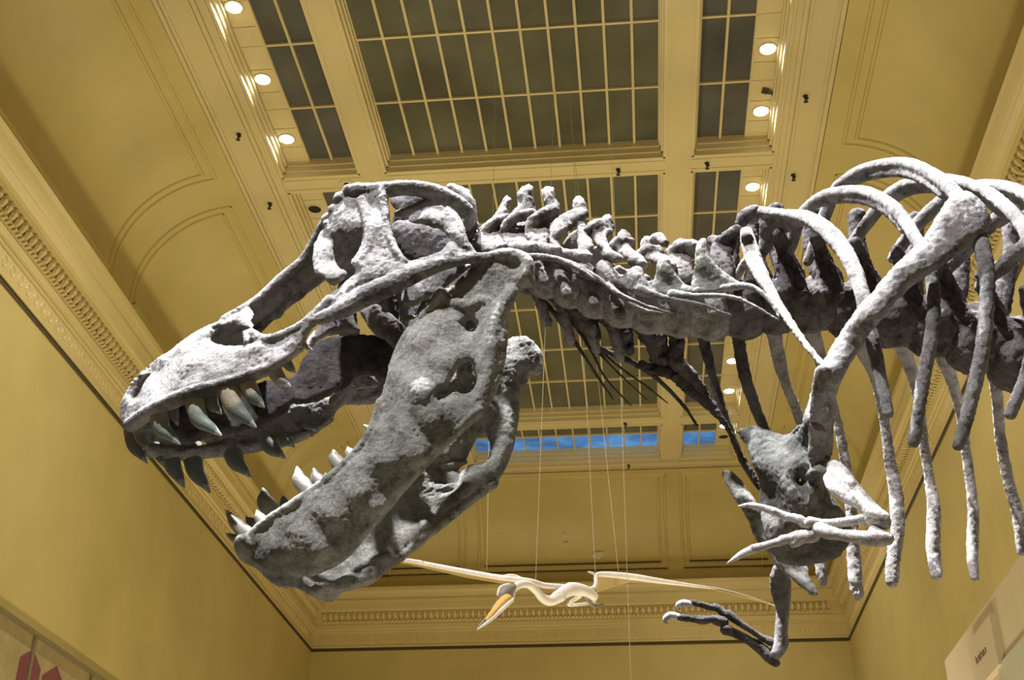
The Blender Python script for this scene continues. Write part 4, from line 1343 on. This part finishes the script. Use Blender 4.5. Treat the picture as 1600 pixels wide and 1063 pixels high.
arm_bone('finger', [[(1276, 828, -.49, 10), (1268, 838, -.49, 11), (1248, 838, -.48, 9), (1232, 842, -.47, 7), (1222, 845, -.46, 8)], [(1252, 842, -.48, 9), (1240, 850, -.47, 7)]], 'bone_arm')
single_tube('phalanx', [(1218, 847, -.46, 7), (1205, 850, -.46, 6), (1190, 855, -.46, 6.5), (1176, 858, -.46, 7)], M['bone_arm'], trex, .9, rough=.001)
single_tube('claw', [(1178, 858, -.46, 7), (1164, 864, -.46, 6), (1150, 872, -.46, 4), (1136, 881, -.46, .8)], M['claw'], trex, .8, rough=.001)

arm_bone('humerus', [[(1217, 892, .38, 11), (1222, 912, .4, 14), (1223, 950, .42, 11), (1221, 985, .43, 10), (1220, 1006, .44, 12), (1212, 1022, .44, 10)], [(1210, 900, .38, 7), (1212, 920, .4, 9), (1219, 945, .41, 8)]], 'bone', label='dark humerus of the right arm hanging down')
arm_bone('radius', [[(1204, 1003, .44, 7), (1190, 996, .44, 5), (1165, 980, .43, 5), (1146, 966, .43, 7), (1138, 960, .43, 7)]], 'bone_dark')
arm_bone('ulna', [[(1212, 1036, .45, 7), (1204, 1028, .45, 10), (1190, 1015, .45, 9), (1168, 1000, .44, 7), (1148, 990, .44, 7), (1134, 984, .43, 9)]], 'bone_dark')
arm_bone('finger', [[(1130, 972, .43, 9), (1120, 970, .43, 8), (1112, 968, .42, 6), (1100, 969, .42, 7), (1095, 969, .42, 7), (1080, 967, .42, 5.5), (1062, 965, .41, 5.5)]], 'bone_dark')
single_tube('claw', [(1060, 964, .41, 5), (1050, 962, .41, 6), (1042, 965, .41, 5.5), (1039, 971, .41, 3), (1044, 975, .41, .8)], M['claw'], trex, .8, rough=.0008)
arm_bone('finger', [[(1134, 962, .43, 6), (1126, 954, .43, 6), (1118, 949, .43, 6), (1112, 950, .43, 5), (1098, 946, .42, 5), (1082, 942, .42, 5)]], 'bone_dark')
single_tube('claw', [(1080, 945, .42, 5), (1070, 943, .42, 6), (1061, 945, .42, 5), (1059, 950, .42, 2.5), (1064, 954, .42, .8)], M['claw'], trex, .8, rough=.0008)

# ---- the rest of the trunk, hips and legs, standing just outside the photograph
def again(o, off):
    c = o.copy()
    COL.objects.link(c)
    c.location = Vector(np.array(o.location) + off)
    return c


STEP = np.array(trunk_v[-1].location) - np.array(trunk_v[-2].location)
STEP = STEP - (STEP @ RV) * RV
STEP[2] *= .3
for i in range(1, 6):
    again(trunk_v[-1], STEP * i)
for i in (1, 2, 3, 4):
    again(trunk_l[2], STEP * (3.1 + i))
    again(trunk_r[-1], STEP * i)
HIP = np.array(trunk_v[-1].location) + STEP * 7.2


def free_bone(name, paths, mat='bone'):
    b = Bone()
    for path in paths:
        C = catmull([[*p] for p in path], 6)
        v, f, _ = tube_geo(C[:, :3], C[:, 3], C[:, 3] * .85, 14)
        b.add(v, f)
    return b.fuse(name, M[mat], trex, voxel=.014, smooth=3, rough=.006, nscale=14)


def hp(f_, r, z):
    """point f_ metres ahead of the hip, r to the right, z above the floor"""
    p = HIP + FW * f_ + RV * r
    return (p[0], p[1], z)


hz = float(HIP[2])
free_bone('sacrum', [[(*hp(.55, 0, hz), .10), (*hp(0, 0, hz + .03), .12), (*hp(-.6, 0, hz), .10)]], 'bone_dark')
for k_ in range(9):
    f_ = -.75 - .17 * k_
    free_bone('tail_vertebra', [[(*hp(f_ + .08, 0, hz - .02 * k_), .09 - .005 * k_), (*hp(f_ - .07, 0, hz - .02 * k_), .085 - .005 * k_)], [(*hp(f_, 0, hz), .05), (*hp(f_ - .08, 0, hz + .26 - .03 * k_), .03)]], 'bone_dark')
for sd, df in ((-1, .1), (1, -.25)):
    r = .3 * sd
    free_bone('ilium', [[(*hp(.6, r * .7, hz + .12), .07), (*hp(.2, r * .8, hz + .22), .10), (*hp(-.3, r * .8, hz + .2), .09), (*hp(-.65, r * .7, hz + .05), .05)], [(*hp(.15, r * .8, hz + .2), .12), (*hp(0, r, hz - .12), .10)]])
    free_bone('pubis', [[(*hp(.08, r * .8, hz - .15), .07), (*hp(.35, r * .4, hz - .75), .05), (*hp(.5, r * .15, hz - 1.2), .05), (*hp(.75, r * .1, hz - 1.32), .06)]])
    free_bone('femur', [[(*hp(0, r, hz - .1), .11), (*hp(.2 + df, r * 1.3, hz - .6), .085), (*hp(.45 + df, r * 1.4, hz - 1.15), .11)]])
    free_bone('tibia', [[(*hp(.45 + df, r * 1.4, hz - 1.27), .11), (*hp(.1 + df, r * 1.4, hz - 1.8), .06), (*hp(-.3 + df, r * 1.4, hz - 2.35), .08)]])
    zf = hz - 2.4
    free_bone('foot', [[(*hp(-.3 + df, r * 1.4, zf), .08), (*hp(-.12 + df, r * 1.4, zf * .5 + .1), .06), (*hp(.05 + df, r * 1.4, .16), .09)]] +
              [[(*hp(.05 + df, r * 1.4, .15), .07), (*hp(.3 + df, r * 1.4 + q * .6, .09), .05), (*hp(.55 + df, r * 1.4 + q, .055), .04), (*hp(.68 + df, r * 1.4 + q * 1.1, .03), .015)] for q in (-.22, 0, .22)])

# ------------------------------------------------------------------ flying reptile on wires, far down the hall
YP = 14.0


def Q(px, py, dy=0.0):
    d = ray(px, py)
    return EYE + d * ((YP + dy) / d[1])


class Fly(MB):
    def tube(s, path, n=12, sub=6, ratio=1.0):
        C = catmull([[*p] for p in path], sub)
        P3 = np.array([Q(*c[:3]) for c in C])
        ra = np.array([max(c[3], .25) * mpp(p) for c, p in zip(C, P3)])
        v, f, _ = tube_geo(P3, ra, ra * ratio, n, up=(0, 1, 0))
        s.add(v, f)
        return s

    def sheet(s, top, bot, th=.012):
        n = len(top)
        v = []
        for (a, b_) in zip(top, bot):
            p, q = Q(*a), Q(*b_)
            nv = np.array([0, th, 0])
            v += [p - nv, q - nv, q + nv, p + nv]
        f = [(0, 1, 2, 3), (4 * n - 4, 4 * n - 3, 4 * n - 2, 4 * n - 1)]
        for i in range(n - 1):
            o = i * 4
            f += [(o, o + 1, o + 5, o + 4), (o + 1, o + 2, o + 6, o + 5), (o + 2, o + 3, o + 7, o + 6), (o + 3, o, o + 4, o + 7)]
        s.add(v, f)
        return s


org = Q(890, 925)
fl = thing('pterosaur_model', org, 'white flying reptile model with yellow beak hanging on wires below the dinosaur', 'pterosaur model')
Fly().tube([(858, 939, 0, 5), (874, 930, .05, 9), (893, 921, .15, 10.5), (915, 924, .3, 8.5), (928, 932, .45, 7)], 14).build('body', M['ptero'], fl, True)
Fly().tube([(800, 922, -.55, 6), (812, 914, -.5, 6), (826, 914, -.4, 6), (838, 924, -.25, 6), (848, 935, -.12, 7), (860, 939, 0, 8), (876, 932, .05, 9)], 14).build('neck', M['ptero'], fl, True)
o = Fly().tube([(802, 918, -.55, 6), (794, 923, -.6, 9), (788, 930, -.65, 9), (786, 937, -.68, 7)], 14).build('head', M['ptero_g'], fl, True)
o['label'] = 'grey head with white rim'
Fly().tube([(778, 930, -.66, 2.2), (782, 919, -.63, 3), (794, 915, -.58, 3.4), (803, 920, -.55, 2.6), (802, 934, -.58, 2.2)], 8).build('head_crest', M['ptero'], fl, True)
o = Fly().tube([(792, 937, -.68, 9), (780, 947, -.8, 7.5), (766, 963, -1.0, 4.5), (757, 972, -1.1, 3)], 12).build('upper_beak', M['beak'], fl, True)
o['label'] = 'yellow upper beak'
Fly().tube([(757, 970, -1.1, 3), (750, 978, -1.2, 2), (744, 984, -1.3, .6)], 10).build('beak_tip', M['ptero_g'], fl, True)
Fly().tube([(800, 938, -.68, 3.5), (784, 953, -.85, 3.4), (765, 970, -1.05, 2.8), (746, 984, -1.3, .8)], 10).build('lower_beak', M['ptero'], fl, True)
# left wing
w = Fly().tube([(880, 917, .1, 4), (850, 915, 0, 4.5), (830, 909, -.1, 4.5), (800, 905, -.1, 4.5), (770, 901, 0, 4.2), (720, 892, .15, 4), (664, 881, .3, 3.4), (655, 879, .3, 3.5), (600, 870, .5, 2.8), (540, 859, .7, 2.0)], 12).build('wing', M['ptero'], fl, True)
w['label'] = 'left wing, reaching behind the jaw'
m_ = Fly()
m_.sheet([(880, 919, .12), (830, 910, -.08), (770, 902, .02), (720, 893, .17), (660, 881, .32), (600, 871, .52), (556, 862, .7)], [(884, 926, .5), (835, 917, .4), (790, 913, .4), (730, 903, .45), (664, 888, .5), (600, 874, .6), (556, 863.5, .75)])
m_.build('wing_membrane', M['ptero_m'], w)
Fly().tube([(780, 903, -.05, 3), (800, 900, -.1, 3), (815, 905, -.1, 3)], 8).build('wing_finger', M['ptero'], w, True)
# right wing
w = Fly().tube([(890, 916, .15, 6), (905, 919, .3, 4), (925, 920, .5, 3.4), (931, 912, .55, 3.2), (932, 899, .6, 3.4), (950, 898, .65, 4.6), (990, 902, .75, 5.2), (1030, 908, .85, 4.2), (1080, 915, 1.0, 2.6), (1130, 922, 1.2, 1.6), (1170, 933, 1.4, 1.2), (1215, 948, 1.6, .8)], 12).build('wing', M['ptero'], fl, True)
w['label'] = 'right wing, bent up at the elbow'
m_ = Fly()
m_.sheet([(932, 900, .62), (960, 899, .68), (1000, 904, .78), (1050, 911, .92), (1110, 919, 1.1), (1200, 943, 1.5)], [(932, 926, .85), (960, 917, .85), (984, 910, .88), (1050, 913.5, .97), (1110, 921, 1.15), (1200, 944, 1.52)])
m_.build('wing_membrane', M['ptero_m'], w)
Fly().tube([(920, 894, .55, 1.5), (926, 896, .57, 2), (932, 900, .6, 2)], 8).build('wing_finger', M['ptero'], w, True)
Fly().tube([(905, 932, .3, 4), (888, 945, .3, 2.5), (905, 945, .5, 2.5), (930, 941, .7, 2)], 8).build('leg', M['ptero'], fl, True)
Fly().tube([(915, 932, .4, 4), (922, 942, .5, 3), (930, 948, .6, 3), (942, 945, .7, 2)], 8).build('leg', M['ptero_g'], fl, True)


def wire(ax, ay, dy, bx, by, label, to_z=HZ - .01, from_z=None):
    """thin wire from the model up to the ceiling, following the traced slope"""
    a = Q(ax, ay, dy)
    # point of the same upright sheet at the second traced pixel
    d = ray(bx, by)
    b_ = EYE + d * ((YP + dy) / d[1])
    top = a + (b_ - a) * ((to_z - a[2]) / (b_[2] - a[2]))
    if from_z is not None:
        a = a + (b_ - a) * ((from_z - a[2]) / (b_[2] - a[2]))
    m2 = MB()
    m2.cyl(a, top - a, .003, .003, float(np.linalg.norm(top - a)), 8)
    o_ = m2.build('suspension_wire', M['wire'])
    tag(o_, label, 'wire', 'thin wires that hold up the flying reptile')


wire(760.6, 891, .05, 763, 752, 'thin wire on the flyer left wing, below the jaw joint')
wire(837, 906, -.1, 840, 828, 'faint thin wire on the flyer neck base')
wire(930, 892, .6, 926, 815, 'thin wire at the flyer right elbow')
wire(966, 892, .62, 946, 702, 'thin slanting wire on the flyer right upper wing')
wire(982, 954, .3, 973, 698, 'thin long wire passing behind the right wing and out of frame', from_z=.005)
# ------------------------------------------------------------------ exhibit boards at the lower corners
t = thing('exhibit_partition', (3.4, 12.0, 0), 'beige exhibit partition rising at the lower right corner', 'partition')
m2 = MB(); m2.box((3.40, 4.6, 0), (3.62, 14.39, 3.90 + CAM_Z)); m2.build('panel', M['board'], t)
m2 = MB(); m2.box((3.36, 4.6, 1.2), (3.41, 12.2, 3.25 + CAM_Z)); o = m2.build('display_panel', M['screen'], t); o['label'] = 'pale greenish glossy panel'
s = thing('sign_box', (3.3, 12.4, 5.2), 'small beige box sign with brown lettering fixed to the right partition', 'sign')
m2 = MB()
y0, y1, z0, z1 = 12.04, 13.0, 3.22 + CAM_Z, 3.70 + CAM_Z
m2.box((3.33, y0, z0), (3.40, y1, z1)); m2.build('box', M['board2'], s)
m2 = MB()
ly = 12.80
for i, wd in enumerate([.042, .034, .038, .025, .042, .038, .034, .042, .03]):
    h = .085 if i in (0, 4) else .055
    zc = 3.46 + CAM_Z
    m2.box((3.326, ly - .008, zc - .035), (3.3305, ly, zc - .035 + h))
    if i % 2 == 0:
        m2.box((3.326, ly - wd, zc + .008), (3.3305, ly, zc + .02))
    if i % 3 != 1:
        m2.box((3.326, ly - wd, zc - .035), (3.3305, ly - wd + .008, zc + .02))
    else:
        m2.box((3.326, ly - wd, zc - .035), (3.3305, ly, zc - .026))
    ly -= wd + .013
m2.build('lettering', M['ink'], s)

t = thing('mural_board', (XL + .1, 16.5, 4.9), 'tan wall mural with dull red hexagons and a metal top rail, lower left corner', 'mural')
zt = 4.92 + CAM_Z
m2 = MB(); m2.box((XL, 9.0, 2.6), (XL + .05, 20.0, zt - .02)); m2.build('board', M['mural'], t)
m2 = MB(); m2.box((XL, 9.0, zt - .05), (XL + .11, 20.0, zt)); m2.build('rail', M['rail'], t)
for y in (15.9, 17.85, 13.9, 19.8):
    m2 = MB(); m2.box((XL + .04, y - .035, 2.6), (XL + .085, y + .035, zt - .05)); m2.build('mullion', M['rail'], t)
for (y, z, r) in ((15.93, 4.33, .36), (16.7, 4.25, .42)):
    m2 = MB()
    pts = [(y + r * math.cos(a), z + CAM_Z + r * 1.05 * math.sin(a)) for a in [math.pi / 6 + math.pi / 3 * i for i in range(6)]]
    v = [(XL + .051, a, b_) for a, b_ in pts] + [(XL + .058, a, b_) for a, b_ in pts]
    m2.add(v, [tuple(range(6)), tuple(range(6, 12))[::-1]] + [(i, (i + 1) % 6, 6 + (i + 1) % 6, 6 + i) for i in range(6)])
    m2.build('hexagon', M['hex'], t)

# ------------------------------------------------------------------ light


def spot(name, loc, target, power, size_deg, color=(1, 1, 1), radius=.1, blend=.6):
    d = bpy.data.lights.new(name, 'SPOT')
    d.energy = power
    d.color = color
    d.spot_size = math.radians(size_deg)
    d.spot_blend = blend
    d.shadow_soft_size = radius
    o = bpy.data.objects.new(name, d)
    COL.objects.link(o)
    o.location = loc
    v = Vector(target) - Vector(loc)
    o.rotation_euler = v.to_track_quat('-Z', 'Y').to_euler()
    return o


WARM = (1.0, 0.86, 0.56)
# the recessed lamps
for x, y, lit, _ in LAMPS:
    if lit:
        spot('downlight_beam', (x, y, HZ - .08), (x, y, 0), 420, 120, (1, .93, .76), .1, .9)
for y in (11.4, 12.83):
    for x in (-5.32, 2.28):
        spot('downlight_beam', (x, y, HZ - .08), (x, y, 0), 420, 120, (1, .93, .76), .1, .9)
# added floor-level fill spots, imitating bounce on walls and ceiling (below the frame)
for y in (9, 14, 19, 24):
    for x in (-4.3, 1.3):
        spot('added_bounce_fill', (x, y, .4), (x * .9 - .1, y + 1.5, 14), 730, 130, WARM, .4, 1.0)
# exhibit spotlights on the skeleton, mounted high on the ceiling band
spot('key_spotlight', (-2.0, 2.7, 14.2), (0.0, 3.6, 3.9), 34000, 42, (.96, .97, 1), .12, .5)
spot('rim_spotlight', (1.5, 4.6, 14.2), (0.0, 3.8, 3.9), 12000, 44, (1, .97, .97), .12, .5)
spot('front_spotlight', (-3.0, -1.6, 13.6), (-.5, 3.5, 3.6), 13500, 30, (.97, .97, 1), .15, .7)
spot('flyer_spotlight', (-4.5, 9.0, 14.0), (-.2, 14, 6.3), 3000, 34, (1, .95, .95), .12, .6)

w = bpy.data.worlds.new('world')
SC.world = w
w.use_nodes = True
w.node_tree.nodes['Background'].inputs['Color'].default_value = (1, .9, .7, 1)
w.node_tree.nodes['Background'].inputs['Strength'].default_value = 0.02

vs = SC.view_settings
vs.view_transform = 'Standard'
vs.look = 'None'
vs.gamma = 1
vs.exposure = 0.0
